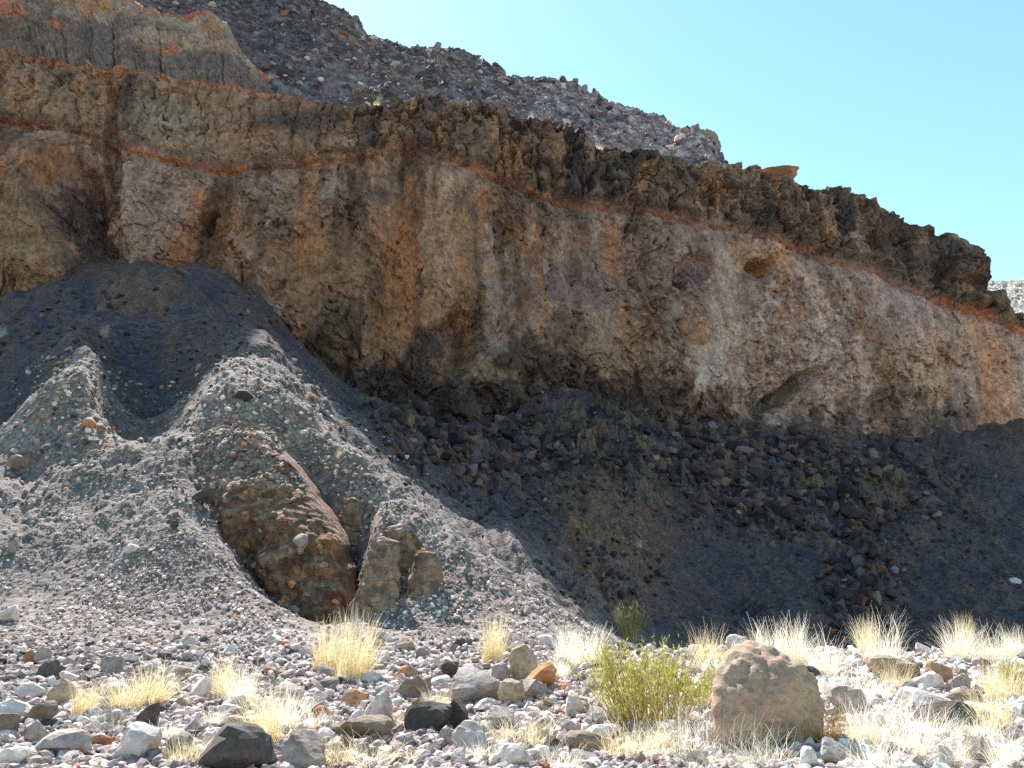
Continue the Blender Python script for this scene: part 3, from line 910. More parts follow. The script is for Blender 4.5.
# the lumpy boulder on the right
bv, bf = rock_shape(5, 55, 9, .0, (1, .8, .8), .45)
lump = worley(bv, .10, 3)[0]
lump2 = worley(bv, .24, 4)[0]
bn = bv / np.linalg.norm(bv, axis=1)[:, None]
bv = bv + bn * (.075 * (.5 - lump) + .11 * (.5 - lump2) + .06 * fbm(bv, .6, 4, seed=91) + .05 * fbm(bv, .14, 3, .6, seed=94))[:, None]
bc = np.zeros(bv.shape) + np.array([.37, .262, .18])
bc = mix(bc, (.40, .25, .18), sstep(.0, .35, fbm(bv, .9, 3, seed=92) - .35 * bv[:, 0]))
bc = mix(bc, (.43, .30, .20), sstep(.05, .35, fbm(bv, .5, 3, seed=93)) * .6)
bc = mix(bc, (.17, .14, .10), sstep(.55, .8, lump) * .5)
big = build_mesh("lumpy_boulder", bv / np.array((1, .8, .8)), bf, stone_mat("lumpy_rock", (.3, .25, .18), .3, 18, attr=True, bump=.8), bc, smooth=True)
p = ground_hit(778, 752)[0][0]
mpp = p[1] / FPX / .97
big.scale = (62 * mpp, 50 * mpp, 54 * mpp)
big.location = (p[0], p[1] + 30 * mpp, p[2] + 38 * mpp)
big.rotation_euler = (0, rad(8), rad(10))
tag(big, "big lumpy tan and pinkish boulder in the right foreground", "boulder", "stones and boulders of the riverbed")
taken.append((778, 705, 60, 48))
put_rock("stone", 813, 680, 15, 12, 'dark', "small dark stone perched on the right shoulder of the lumpy boulder", "stone", "stones and boulders of the riverbed", D=p[1] + .1, sink=0)

# boulders standing out on the talus
for (x, y, w, h, m, lab) in [
        (222, 462, 24, 34, 'brown', "pale capped brown knob sticking out of the middle spur"),
        (211, 402, 24, 10, 'grey', "flat grey rock lying near the top of the middle spur"),
        (238, 400, 28, 12, 'dark', "dark low ledge of rock near the top of the middle spur"),
        (196, 500, 22, 10, 'dark', "dark flat rock at the left side of the brown outcrop"),
        (173, 527, 9, 7, 'dark', "lone dark stone on the smooth upper apron"),
        (88, 428, 14, 12, 'rust', "rust rock on the right flank of the left spur"),
        (45, 420, 10, 9, 'rust', "rust rock on the left flank of the left spur"),
        (16, 470, 26, 16, 'brown', "brown rock at the left edge above the smooth apron"),
        (130, 553, 14, 9, 'pale', "larger of the two white stones out on the apron"),
        (135, 545, 9, 6, 'pale', "smaller white stone just above another on the apron"),
        (12, 552, 9, 12, 'grey', "grey stone low on the apron by the left edge"),
        (218, 491, 14, 12, 'rust', "reddish rock above the left side of the brown outcrop"),
        (333, 524, 12, 12, 'brown', "brown stone below a straw tuft right of the outcrop"),
        (325, 527, 8, 9, 'pale', "pale stone beside a brown one on the outcrop's right rim"),
        (296, 493, 8, 10, 'pale', "white stone on the upper right rim of the brown outcrop"),
        (1018, 584, 12, 6, 'pale', "pale rock alone in the shade at the right edge"),
        (183, 275, 16, 9, 'dark', "dark rock at the very top of the talus below the cliff")]:
    put_rock("boulder" if w > 12 else "stone", x, y, w, h, m, lab, "boulder" if w > 12 else "stone", "rocks standing out on the talus")

# ------------------------------------------------------------------ brown outcrop with stones bedded in it, and the pillars beside it
tl = [0, .15, .3, .52, .77, 1]
nr, ncl = 170, 110
tv = np.linspace(0, 1, nr)[:, None]
Lx, Ly = np.interp(tv, tl, [224, 206, 190, 198, 250, 300]), np.interp(tv, tl, [405, 440, 480, 527, 584, 640])
Rx, Ry = np.interp(tv, tl, [244, 274, 302, 332, 351, 353]), np.interp(tv, tl, [405, 440, 478, 520, 568, 625])
Dc = np.interp(tv, tl, [37.2, 34.9, 32.3, 30.6, 29.4, 28.4])
Lx = Lx + 9 * perlin(np.stack([tv * 9, 0 * tv, 0 * tv + 3.3], -1)); Rx = Rx + 6 * perlin(np.stack([tv * 11, 0 * tv, 0 * tv + 8.3], -1))
sv = np.linspace(-.16, 1.16, ncl)[None]
ox, oy = Lx + (Rx - Lx) * sv, Ly + (Ry - Ly) * sv
bulge = np.clip(np.abs(sv - .5) * 2, 0, None) ** 3.5
O = P(ox, oy, Dc + 1.0 * bulge + 1.2 * sstep(.98, 1.32, np.abs(sv - .5) * 2) * 5)
topf = np.clip(.14 - tv, 0, 1) / .14
O[..., 1] += 5 * topf ** 2
on_ = fbm(O, 2.5, 5, .6, seed=101)
fo, eo, io = worley(O, .55, 21)
fo2, eo2, io2 = worley(O, 1.3, 22)
O[..., 1] -= 1.0 * on_ + .16 * (io > .6) * (.7 - fo) * 2 + .35 * (.5 - fo2) + .35 * ridged(O, 2.0, 4, seed=102, stretch=(1, 1, .35))
oc = np.zeros(O.shape) + np.array([.19, .105, .068])
oc = mix(oc, (.32, .145, .055), sstep(.1, .4, fbm(O, 1.8, 4, seed=103)) * .7)
oc = mix(oc, (.14, .085, .062), sstep(.05, .35, fbm(O, 1.2, 4, seed=104)) * .7)
oc = mix(oc, (.25, .17, .12), (io > .82) * .6)
edge = np.clip(sstep(.42, .15, tv + .25 * on_) + sstep(.2, .0, sv) * sstep(.6, .3, tv) * .8, 0, 1)
oc = mix(oc, (.27, .225, .19), edge * .8)
outc = tag(build_mesh("rock_outcrop", O, grid_faces(nr, ncl)[:, ::-1], M_CONG, oc), "rusty brown conglomerate outcrop rising from the grey apron", "outcrop")
for k in range(46):
    t_, s_ = rng.uniform(.08, .95), rng.uniform(.05, .95)
    i, j = int(t_ * (nr - 1)), int((s_ + .16) / 1.32 * (ncl - 1))
    pt = O[i, j]
    w_ = rng.choice([3, 4, 5, 6, 9], p=[.35, .3, .2, .1, .05]) * pt[1] / FPX
    if k == 0:
        pt = O[int(.62 * nr), int(.62 * ncl)]; w_ = 11 * pt[1] / FPX
    so = bpy.data.objects.new("stone", ROCKM[k % 16]); COL.objects.link(so)
    so.parent = outc
    so.scale = (w_, w_ * .7, w_ * rng.uniform(.45, .8)); so.location = pt
    so.rotation_euler = (rng.uniform(-.3, .3), rng.uniform(-.5, .5) + .3, rng.uniform(0, 6))
    so.material_slots[0].link = 'OBJECT'
    so.material_slots[0].material = M_ST[['grey', 'orange', 'brown', 'tan', 'rust', 'brown'][k % 6]]


def pillar(px, py, w, h, seed, lab, lean=0.0):
    """an eroded finger of bedded gravel: fluted sides, knobbly top, foot in the scree"""
    n1_, n2_ = 70, 64
    tt_ = np.linspace(0, 1, n1_)[:, None]; th = np.linspace(0, 2 * np.pi, n2_, endpoint=False)[None]
    r0 = np.interp(tt_, [0, .15, .55, .8, .93, 1], [1.25, 1.05, .88, .72, .5, .0])
    p_ = ground_hit(px, py)[0][0]; m_ = p_[1] / FPX / .97
    base_ = np.stack([r0 * np.cos(th), r0 * np.sin(th), tt_ + 0 * th], -1) * np.array([w / 2 * m_, w / 2 * m_, h * 1.15 * m_])
    base_[..., 0] += lean * base_[..., 2]
    q_ = base_ + seed * 3.3
    k_ = .45 * fbm(q_, 1.5, 5, .6, seed=seed) + .35 * ridged(q_, .8, 4, .55, seed=seed + 1, stretch=(1, 1, .3)) + .55 * (.5 - worley(q_, .45, seed)[0]) + .3 * (worley(q_, .7, seed + 2)[2] - .5)
    base_[..., :2] += (np.stack([np.cos(th + 0 * tt_), np.sin(th + 0 * tt_)], -1) * (k_ * np.minimum(1, r0 * 2))[..., None]) * w / 30 * .9 * m_ * 10
    base_[..., 2] += .25 * fbm(q_, .9, 4, seed=seed + 2) * tt_
    cc = mix(np.zeros(base_.shape) + np.array([.25, .175, .13]), (.19, .105, .065), sstep(.0, .35, fbm(q_, 1.2, 4, seed=seed + 3)))
    i = np.arange(n1_ * n2_).reshape(n1_, n2_)
    j = np.roll(i, -1, 1)
    f = np.stack([i[:-1], j[:-1], j[1:], i[1:]], -1).reshape(-1, 4)
    o = build_mesh("rock_pillar", base_, f, M_CONG, cc)
    o.location = p_ + np.array([0, w * .35 * m_, -.12 * h * m_])
    tag(o, lab, "rock pillar", "rock pillars beside the brown outcrop")


pillar(373, 614, 38, 72, 301, "tallest grey brown rock pillar just right of the dark crevice", .05)
pillar(424, 592, 30, 40, 302, "rounded rock pillar farthest from the brown outcrop")
pillar(396, 592, 11, 28, 303, "thin short rock pillar between two thicker ones")
pillar(402, 566, 34, 40, 304, "broad pitted rock head rising behind the other pillars", -.1)
pillar(350, 540, 26, 40, 305, "narrow rock buttress at the outcrop's right side above the crevice")

# ------------------------------------------------------------------ scattered stones: the largest one by one
MARKS = [(14, 716, "white slab at the left edge"), (57, 697, "olive tan boulder"), (59, 748, "broad rounded grey boulder"), (131, 748, "peaked pale boulder"),
         (110, 693, "long white flat stone"), (225, 755, "big dark craggy boulder"), (302, 758, "grey cleft slab"), (197, 690, "white faced stone"),
         (323, 717, "bright rust stone"), (377, 708, "upright white block"), (364, 733, "long low brown boulder"), (407, 673, "orange red stone"),
         (477, 690, "large weathered grey boulder"), (541, 678, "bright orange block"), (428, 720, "dark slab with a white top"), (469, 740, "broad pale boulder"),
         (337, 660, "tall straw clumps"), (492, 645, "upright straw bush"), (576, 706, "pale tilted stone"), (586, 745, "brownish low boulder"),
         (648, 700, "broom-like green shrub"), (778, 705, "big lumpy boulder"), (743, 647, "white round boulder on the crest"), (904, 671, "tan bank rock"),
         (937, 702, "wide white slab on the right"), (955, 720, "dark jagged rock"), (1010, 652, "rust tan crest rock"),
         (985, 756, "grey stone in the bottom right corner"), (40, 656, "upright grey stone by the left edge"), (272, 673, "small red stone under the apron")]
CNAME = {'grey': "grey", 'pale': "pale", 'dark': "dark", 'tan': "tan", 'rust': "rust coloured", 'brown': "brown"}


def describe(x, y, w, h, m):
    sz_ = "small" if w < 11 else "fair-sized" if w < 17 else "large"
    sh = "flat" if h < .58 * w else "angular" if h < .7 * w else "blocky"
    d = sorted((math.hypot(x - a, (y - h / 2 - b) * 1.4), a, b, t) for a, b, t in MARKS)
    for dist, a, b, t in d[:3]:
        dx, dy = x - a, (y - h / 2) - b
        way = ("left of" if dx < 0 else "right of") if abs(dx) > abs(dy) * 1.2 else ("above" if dy < 0 else "below")
        how = "just " if dist < 32 else "" if dist < 62 else "well "
        yield f"{sz_} {sh} {CNAME[m]} stone {how}{way} the {t}"


used_labels, n_made, tries = set(), 0, 0
while n_made < 232 and tries < 9000:
    tries += 1
    x, y = rng.uniform(-5, 1029), rng.uniform(640, 775)
    sz = 11 + 23 * rng.random() ** 1.8
    sz *= .55 + .55 * (y - 640) / 128
    if sz < 6.5: continue
    h = sz * rng.uniform(.48, .78)
    if any(abs(x - a) < (c_ + sz / 2) * .85 and abs(y - h / 2 - b) < (d_ + h / 2) * .85 for a, b, c_, d_ in taken): continue
    if y < 652 and x > 560: continue
    m = rng.choice(list(CNAME), p=[.41, .42, .07, .06, .02, .02] if x < 640 else [.22, .66, .04, .05, .02, .01])
    lab = next((l for l in describe(x, y, sz, h, m) if l not in used_labels), None)
    if lab is None: continue
    used_labels.add(lab)
    put_rock("stone", x, y, sz, h, m, lab, "stone", "loose stones of the riverbed", tilt=22)
    taken.append((x, y - h / 2, sz / 2, h / 2)); n_made += 1

# ------------------------------------------------------------------ the rest of the rubble
SH1 = [rock_shape(1, 500 + k, 7, 0, (1, .85, .7))[0] for k in range(24)]
SH2 = [rock_shape(2, 540 + k, 9, .04, (1, .85, .7))[0] for k in range(24)]


def scree(name, pts, size, cols, lod, label, cat, tilt=.5, sink=.25):
    n = len(pts)
    sh = np.array(SH1 if lod == 1 else SH2)
    f0 = ICO[lod][1]
    base_ = sh[rng.integers(len(sh), size=n)] * (size[:, None, None] / 2) * rng.uniform(.7, 1.25, (n, 1, 3))
    a, b, c_ = rng.uniform(0, 6.28, n), rng.normal(0, tilt, n), rng.normal(0, tilt, n)
    ca, sa, cb, sb, cc, sc_ = np.cos(a), np.sin(a), np.cos(b), np.sin(b), np.cos(c_), np.sin(c_)
    z, o = np.zeros(n), np.ones(n)
    Rz = np.array([[ca, -sa, z], [sa, ca, z], [z, z, o]]).transpose(2, 0, 1)
    Rx_ = np.array([[o, z, z], [z, cb, -sb], [z, sb, cb]]).transpose(2, 0, 1)
    Ry_ = np.array([[cc, z, sc_], [z, o, z], [-sc_, z, cc]]).transpose(2, 0, 1)
    R = Rx_ @ Ry_ @ Rz
    v = np.einsum('nij,nkj->nki', R, base_) + pts[:, None] + np.array([0, 0, 1]) * (size * (.5 - sink) * .6)[:, None, None]
    f = f0[None] + (np.arange(n) * len(sh[0]))[:, None, None]
    c3 = np.repeat(cols[:, None], len(sh[0]), 1)
    return tag(build_mesh(name, v.reshape(-1, 3), f.reshape(-1, 3), M_SCREE, c3.reshape(-1, 3)), label, cat, kind='stuff')


PAL = np.array([(.29, .24, .225), (.60, .515, .47), (.18, .15, .14), (.095, .078, .075), (.37, .31, .22), (.40, .16, .07), (.24, .16, .115)])


def cols_for(n, pr):
    return PAL[rng.choice(len(PAL), size=n, p=pr)] * rng.uniform(.75, 1.25, (n, 1)) * np.array([1.02, .965, .955])


PR = [.33, .49, .09, .04, .035, .0075, .0075]
x, y = rng.uniform(-90, 1114, 24000), 640 + 146 * rng.random(24000) ** .85
h_, ok = ground_hit(x, y)
k_ = ok & (h_[:, 1] < 27)
h_, yy, xx = h_[k_], y[k_], x[k_]
pale_right = (1 + .4 * sstep(560, 860, xx))[:, None]
sz = (3.0 + 13 * rng.random(len(h_)) ** 1.9) * (.62 + .5 * (yy - 640) / 128) * h_[:, 1] / FPX
big_ = sz * FPX / h_[:, 1] > 11.0
for nm, mk, lod in (("rubble", big_, 2), ("pebbles", ~big_, 1)):
    scree(nm, h_[mk], sz[mk], np.minimum(cols_for(mk.sum(), PR) * pale_right[mk], .75), lod, "smaller grey stones covering the riverbed" if lod == 2 else "fine pebbles between the riverbed stones", "rubble" if lod == 2 else "pebbles")

# apron: stones coarser toward the foot and in the left part
x, y = rng.uniform(-100, 650, 34000), rng.uniform(470, 660, 34000)
h_, ok = ground_hit(x, y)
ap = sstep(490, 640, y)
lane = .5 + .9 * fbm(h_ * np.array([1, .35, .35]), 2.2, 3, seed=110)
k_ = ok & (h_[:, 1] < 36) & (rng.random(len(x)) < np.clip(.15 + .75 * ap * lane + .25 * (lane > .6), 0, 1))
h_, yy = h_[k_], y[k_]
sz = (1.5 + 4.6 * rng.random(len(h_)) ** 3.2 * (.4 + .6 * ap[k_])) * h_[:, 1] / FPX
scree("scree", h_, sz, cols_for(len(h_), [.44, .32, .14, .04, .04, .01, .01]) * 1.3, 1, "small grey stones strewn down the sunlit apron", "scree", sink=.2)

# spurs: coarse rubble
x, y = rng.uniform(-60, 430, 12000), rng.uniform(350, 530, 12000)
h_, ok = ground_hit(x, y)
wgt = np.clip(blob(x, y, 75, 415, 60, 80) + blob(x, y, 245, 430, 85, 95, 35) + blob(x, y, 350, 480, 80, 45, 40), 0, 1)
k_ = ok & (h_[:, 1] < 58) & (rng.random(len(x)) < .06 + .5 * wgt)
h_ = h_[k_]
sz = (2.0 + 6 * rng.random(len(h_)) ** 3.5) * h_[:, 1] / FPX
scree("spur_rubble", h_, sz, cols_for(len(h_), [.38, .16, .20, .07, .12, .03, .04]) * 1.05, 1, "coarse broken rubble on the crests of the talus spurs", "rubble", sink=.2)

ij = np.argwhere((edge > .35) & (rng.random(edge.shape) < .13))
h_ = O[ij[:, 0], ij[:, 1]]
sz = (2.2 + 6 * rng.random(len(h_)) ** 3) * h_[:, 1] / FPX
scree("outcrop_rubble", h_, sz, cols_for(len(h_), [.34, .08, .22, .08, .18, .04, .06]) * .8, 1, "loose stones lying along the top edge of the brown outcrop", "rubble", sink=.2)

# shaded slope: dark blocks in the rocky bands, few elsewhere
x, y = rng.uniform(-100, 1124, 22000), rng.uniform(290, 640, 22000)
h_, ok = ground_hit(x, y)
wgt = np.clip(blob(x, y, 790, 480, 210, 70, 8) + blob(x, y, 470, 440, 130, 70, 20) + blob(x, y, 860, 600, 50, 55) + .5 * blob(x, y, 600, 580, 80, 60) + .35 * blob(x, y, 120, 325, 190, 60), 0, 1)
k_ = ok & (h_[:, 1] > 44) & (h_[:, 1] < 125) & (rng.random(len(x)) < .05 + .7 * wgt)
h_, wg = h_[k_], wgt[k_]
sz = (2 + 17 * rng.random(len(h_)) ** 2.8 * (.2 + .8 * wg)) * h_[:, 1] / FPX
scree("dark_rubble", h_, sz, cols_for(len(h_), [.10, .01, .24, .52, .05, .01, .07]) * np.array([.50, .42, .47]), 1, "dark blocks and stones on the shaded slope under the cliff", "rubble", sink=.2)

# hillside: broken blocks on it and along its skyline
r_, q_ = rng.integers(3, nH + 2, 5200), rng.integers(5, 615, 5200)
h_ = H[r_, q_]
sz = (1.6 + 10 * rng.random(5200) ** 6) * h_[:, 1] / FPX
scree("hillside_rubble", h_, sz, cols_for(5200, [.30, .12, .25, .18, .06, .02, .07]) * np.array([1.0, .86, .88]), 1, "broken grey blocks strewn over the hillside above the cliff", "rubble", sink=.15)
ii, jj = rng.integers(1, 10, 1500), rng.integers(np.searchsorted(PX, 300), np.searchsorted(PX, 880), 1500)
h_ = TP[ii, jj]
sz = (1.8 + 6 * rng.random(1500) ** 3.5) * h_[:, 1] / FPX
scree("rim_rubble", h_, sz, cols_for(1500, [.25, .34, .06, .04, .22, .07, .02]) * 1.1, 1, "pale and tan stones lying along the rim of the cliff", "rubble", sink=.1)
for (x_, y_, w_, h2, lab) in [(437, 50, 10, 9, "small pointed rock standing on the skyline saddle"), (518, 84, 8, 9, "squat rock on the skyline right of the pointed one"),
                              (553, 97, 28, 14, "broad dark block on the skyline above the cliff's middle"),
                              (703, 160, 40, 32, "craggy peaked rock ending the hillside skyline"), (772, 182, 52, 13, "low red rock cap on the skyline over the right cliff")]:
    Dk = float(np.interp(x_, [437, 518, 553, 703, 772], [208, 205, 202, 184, float(wall_D(772., 180.)) + 3]))
    v, f = rock_shape(4, int(x_), 10, .12, (1, .9, 1), .15)
    ro = build_mesh("skyline_rock", v, f, M_ST['rust' if x_ > 760 else 'brown'])
    m_ = Dk / FPX / .9
    ro.location = P(x_, y_, Dk) + np.array([0, 0, h2 * .3 * m_]); ro.scale = (w_ / 2 * m_, w_ / 2 * m_, h2 * .68 * m_)
    tag(ro, lab, "rock", "rocks on the skyline")

# ------------------------------------------------------------------ plants
M_STRAW = plant_mat("straw", (.72, .58, .31), (.84, .75, .52))
M_WHITE = plant_mat("bleached_grass", (.82, .74, .57), (.88, .82, .71), .5)
M_GREY = plant_mat("grey_twigs", (.42, .40, .33), (.60, .57, .47), .2)
M_GREEN = plant_mat("green_leaves", (.28, .28, .05), (.52, .47, .14))
M_OLIVE = plant_mat("olive_leaves", (.16, .17, .06), (.28, .26, .12))
M_STEM = plant_mat("stems", (.35, .27, .10), (.50, .42, .18), .15)
M_ORANGE = plant_mat("orange_twigs", (.62, .36, .07), (.72, .47, .12), .3)


def blades(n, seed, spread, lean, droop, length=(.6, 1.0), width=.012, segs=4, base=.18, curl=.25):
    """tuft of unit height and unit half width"""
    r = np.random.default_rng(seed)
    a = r.uniform(0, 6.28, n)
    br = base * np.sqrt(r.random(n))
    b0 = np.stack([br * np.cos(a), br * np.sin(a), 0 * a], -1)
    a2 = a + r.normal(0, .8, n)
    tilt = np.abs(r.normal(lean, spread, n))
    L = r.uniform(*length, n)
    wd = width * r.uniform(.6, 1.3, n)
    pts = [b0]
    cur, ang, az = b0.copy(), tilt.copy(), a2.copy()
    for s in range(segs):
        d = np.stack([np.sin(ang) * np.cos(az), np.sin(ang) * np.sin(az), np.cos(ang)], -1)
        cur = cur + d * (L / segs)[:, None]
        pts.append(cur)
        ang = ang + droop * r.uniform(.3, 1.6, n)
        az = az + r.normal(0, curl, n)
    pts = np.array(pts)
    side = np.stack([-np.sin(a2 + r.normal(0, 1, n)), np.cos(a2), 0 * a], -1)
    vs = []
    for s in range(segs + 1):
        wk = wd * (1 - .75 * s / segs)
        vs += [pts[s] - side * wk[:, None], pts[s] + side * wk[:, None]]
    v = np.array(vs).transpose(1, 0, 2)
    k = 2 * (segs + 1)
    f0 = np.array([[2 * s, 2 * s + 1, 2 * s + 3, 2 * s + 2] for s in range(segs)])
    f = f0[None] + (np.arange(n) * k)[:, None, None]
    v = v.reshape(-1, 3)
    v[:, 2] = np.maximum(v[:, 2], 0)
    return v, f.reshape(-1, 4)


def norm_tuft(v):
    hz = np.quantile(v[:, 2], .985); wx_ = np.quantile(np.abs(v[:, :2]), .96)
    return v / np.array([wx_, wx_, hz])


TUFT = {}
for kind, args in {
        'upright': dict(n=520, spread=.34, lean=.16, droop=.15, base=.36, width=.0055, curl=.45, length=(.3, 1.0)),
        'fan': dict(n=480, spread=.38, lean=.35, droop=.17, base=.26, width=.0055, curl=.45, length=(.25, 1.0)),
        'mop': dict(n=620, spread=.45, lean=.65, droop=.28, base=.4, width=.0055, curl=.5, length=(.25, 1.0)),
        'low': dict(n=600, spread=.5, lean=.75, droop=.2, base=.6, width=.006, curl=.5, length=(.25, 1.0)),
        'mat': dict(n=560, spread=.4, lean=1.1, droop=.2, base=.8, width=.006, curl=.6, length=(.3, 1.0)),
        'twigs': dict(n=130, spread=.5, lean=.7, droop=.05, base=.35, width=.009, curl=.7)}.items():
    for s in range(3):
        v, f = blades(seed=700 + s + len(kind) * 10, **args)
        o_ = build_mesh("tuft_source", norm_tuft(v), f, M_STRAW)
        o_.data.name = "grass_tuft"
        TUFT.setdefault(kind, []).append(o_.data)
        bpy.data.objects.remove(o_)
MAT_P = {'straw': M_STRAW, 'white': M_WHITE, 'grey': M_GREY, 'green': M_GREEN, 'olive': M_OLIVE, 'orange': M_ORANGE}
tn = 0


def tuft(px, py, w, h, kind, mat, label, name="grass_tuft", cat="grass tuft", group="dry grass tufts of the riverbed", D=None, depth=.8):
    global tn
    tn += 1
    p_ = ground_hit(px, py)[0][0] if D is None else P(px, py, D)
    m_ = p_[1] / FPX / .97
    o = bpy.data.objects.new(name, TUFT[kind][tn % 3]); COL.objects.link(o)
    o.material_slots[0].link = 'OBJECT'; o.material_slots[0].material = MAT_P[mat]
    o.location = p_ + np.array([0, w * .25 * m_, -.02])
    o.scale = (w / 2 * m_ * rng.uniform(.9, 1.2), w / 2 * m_ * depth, h * m_ * rng.uniform(.92, 1.15))
    o.rotation_euler = (rng.uniform(-.14, .14), rng.uniform(-.2, .2), rng.uniform(0, 6.28))
    tag(o, label, cat, group)
    return o


for t_ in [
        (325, 672, 40, 45, 'upright', 'straw', "left half of the pair of tall straw clumps at the foot of the outcrop"),
        (349, 680, 44, 50, 'upright', 'straw', "right half of the pair of tall straw clumps at the foot of the outcrop"),
        (350, 640, 34, 34, 'twigs', 'grey', "bare grey twiggy plant behind the tall straw clumps in the crevice's mouth"),
        (492, 664, 32, 48, 'upright', 'straw', "single upright straw bush at the foot of the middle cone"),
        (566, 666, 34, 38, 'fan', 'white', "pale tuft left of centre in the row where the cone meets the shade"),
        (588, 666, 40, 36, 'upright', 'white', "pale bristly tuft right beside the green shrub, against the shade"),
        (708, 662, 34, 26, 'low', 'straw', "yellow green topped tuft on the crest left of the white round boulder"),
        (715, 676, 50, 26, 'mop', 'white', "bleached tuft below the yellow green one on the crest"),
        (120, 712, 46, 36, 'fan', 'straw', "straw tuft rising over the long white flat stone"),
        (146, 708, 44, 42, 'fan', 'straw', "taller straw tuft right of the one over the long white flat stone"),
        (105, 735, 66, 30, 'mat', 'grey', "grey tangle of twigs above the low rust patch at left"),
        (78, 718, 26, 30, 'upright', 'straw', "thin straw tuft right of the olive tan boulder"),
        (222, 700, 44, 36, 'fan', 'straw', "straw tuft leaning over the white faced stone"),
        (240, 706, 36, 34, 'fan', 'white', "pale tuft just right of the tuft by the white faced stone"),
        (262, 752, 44, 56, 'fan', 'straw', "tall pale tuft right of the big dark boulder"),
        (280, 735, 44, 42, 'fan', 'white', "bleached tuft behind the grey cleft slab"),
        (184, 770, 44, 30, 'low', 'straw', "yellow tuft at the bottom left of the big dark boulder"),
        (210, 732, 30, 20, 'mop', 'white', "small pale tuft just above the big dark boulder"),
        (362, 774, 80, 28, 'low', 'straw', "wide yellow tuft at the bottom below the long low brown boulder"),
        (330, 770, 36, 22, 'low', 'straw', "yellow tuft right of the grey cleft slab"),
        (436, 712, 30, 20, 'mop', 'straw', "round straw tuft between the brown grey boulder and the dark slab"),
        (401, 731, 22, 18, 'mop', 'straw', "small yellow tuft left of the dark slab with white top"),
        (345, 682, 28, 16, 'low', 'straw', "low yellow tuft below the tall straw clumps"),
        (320, 732, 32, 20, 'low', 'white', "pale tuft below the bright rust stone"),
        (520, 750, 64, 26, 'low', 'straw', "wide straw tuft at the bottom middle"),
        (505, 768, 60, 26, 'mat', 'grey', "grey fallen twigs below the wide straw tuft at the bottom middle"),
        (560, 775, 50, 24, 'low', 'white', "pale tuft cut by the bottom edge below the brownish low boulder"),
        (545, 738, 40, 18, 'low', 'white', "pale tuft above the dark stone at bottom middle"),
        (640, 764, 74, 32, 'low', 'straw', "broad cream tuft below the green shrub's right half"),
        (612, 712, 40, 24, 'low', 'white', "bleached tuft under the left side of the green shrub"),
        (560, 680, 30, 22, 'fan', 'white', "pale tuft just behind the bright orange block"),
        (690, 760, 70, 38, 'mat', 'white', "left part of the bleached fallen grass before the lumpy boulder"),
        (735, 776, 90, 40, 'mat', 'grey', "grey straggling grass at the bottom before the lumpy boulder"),
        (770, 768, 70, 26, 'mat', 'white', "right part of the bleached fallen grass before the lumpy boulder"),
        (740, 672, 50, 24, 'mop', 'white', "white tuft in front of the white round boulder"),
        (770, 668, 50, 40, 'fan', 'white', "pale tuft with long stalks behind the lumpy boulder's left top"),
        (800, 668, 50, 42, 'fan', 'white', "pale tuft with long stalks behind the lumpy boulder's middle"),
        (830, 678, 54, 36, 'mop', 'white', "white mop of grass behind the lumpy boulder's right shoulder"),
        (845, 700, 60, 36, 'mat', 'white', "white fallen grass right of the lumpy boulder"),
        (890, 668, 62, 38, 'mop', 'white', "dome of dry grass on the tan bank rock"),
        (872, 655, 26, 36, 'upright', 'straw', "tall brownish stalks left of the grass dome on the bank rock"),
        (838, 748, 56, 38, 'twigs', 'orange', "orange leafless twigs at the right foot of the lumpy boulder"),
        (822, 745, 40, 42, 'twigs', 'orange', "orange twigs closest to the lumpy boulder's side"),
        (964, 662, 40, 34, 'fan', 'white', "spiky pale tuft on the right crest"),
        (970, 655, 16, 38, 'upright', 'straw', "tall narrow stalks above the spiky pale tuft on the right crest"),
        (1000, 662, 50, 28, 'mop', 'white', "low pale tuft right of the spiky one on the crest"),
        (1022, 660, 30, 28, 'fan', 'white', "pale tuft on the crest at the right edge"),
        (900, 690, 36, 26, 'low', 'straw', "straw tuft just below the tan bank rock"),
        (870, 750, 60, 42, 'fan', 'white', "bleached tuft right of the orange twigs"),
        (915, 762, 80, 46, 'mop', 'white', "large bleached tuft at the bottom below the dark jagged rock"),
        (960, 772, 60, 36, 'mop', 'white', "bleached tuft left of the grey stone in the bottom right corner"),
        (1005, 735, 54, 46, 'mop', 'straw', "straw tuft at the right edge right of the dark jagged rock"),
        (1012, 700, 40, 36, 'low', 'straw', "yellow tuft at the right edge below the crest"),
        (995, 690, 30, 24, 'low', 'white', "pale tuft right of the brown slab"),
        (1015, 772, 50, 34, 'mop', 'white', "bleached tuft in the bottom right corner"),
        (935, 740, 60, 22, 'low', 'white', "low bleached tuft just below the dark jagged rock"),
        (880, 775, 70, 30, 'low', 'white', "low bleached tuft cut by the bottom edge right of the lumpy boulder"),
        (985, 742, 44, 22, 'low', 'white', "low bleached tuft between the dark jagged rock and the right edge straw tuft"),
        (900, 722, 44, 20, 'mat', 'white', "flattened pale grass left of the dark jagged rock"),
        (880, 700, 40, 18, 'low', 'white', "low pale tuft left of the wide white slab"),
        (985, 718, 36, 18, 'low', 'white', "low pale tuft between the brown slab and the right edge"),
        (700, 738, 56, 22, 'mat', 'white', "flattened pale grass left of the lumpy boulder's foot"),
        (655, 745, 50, 16, 'low', 'white', "low pale grass right under the broom-like shrub"),
        (480, 762, 46, 16, 'low', 'white', "low pale tuft left of the grey fallen twigs at the bottom"),
        (155, 742, 34, 18, 'low', 'white', "low pale tuft right of the peaked pale boulder"),
        (300, 715, 34, 18, 'low', 'white', "low pale tuft left of the bright rust stone")]:
    tuft(*t_)
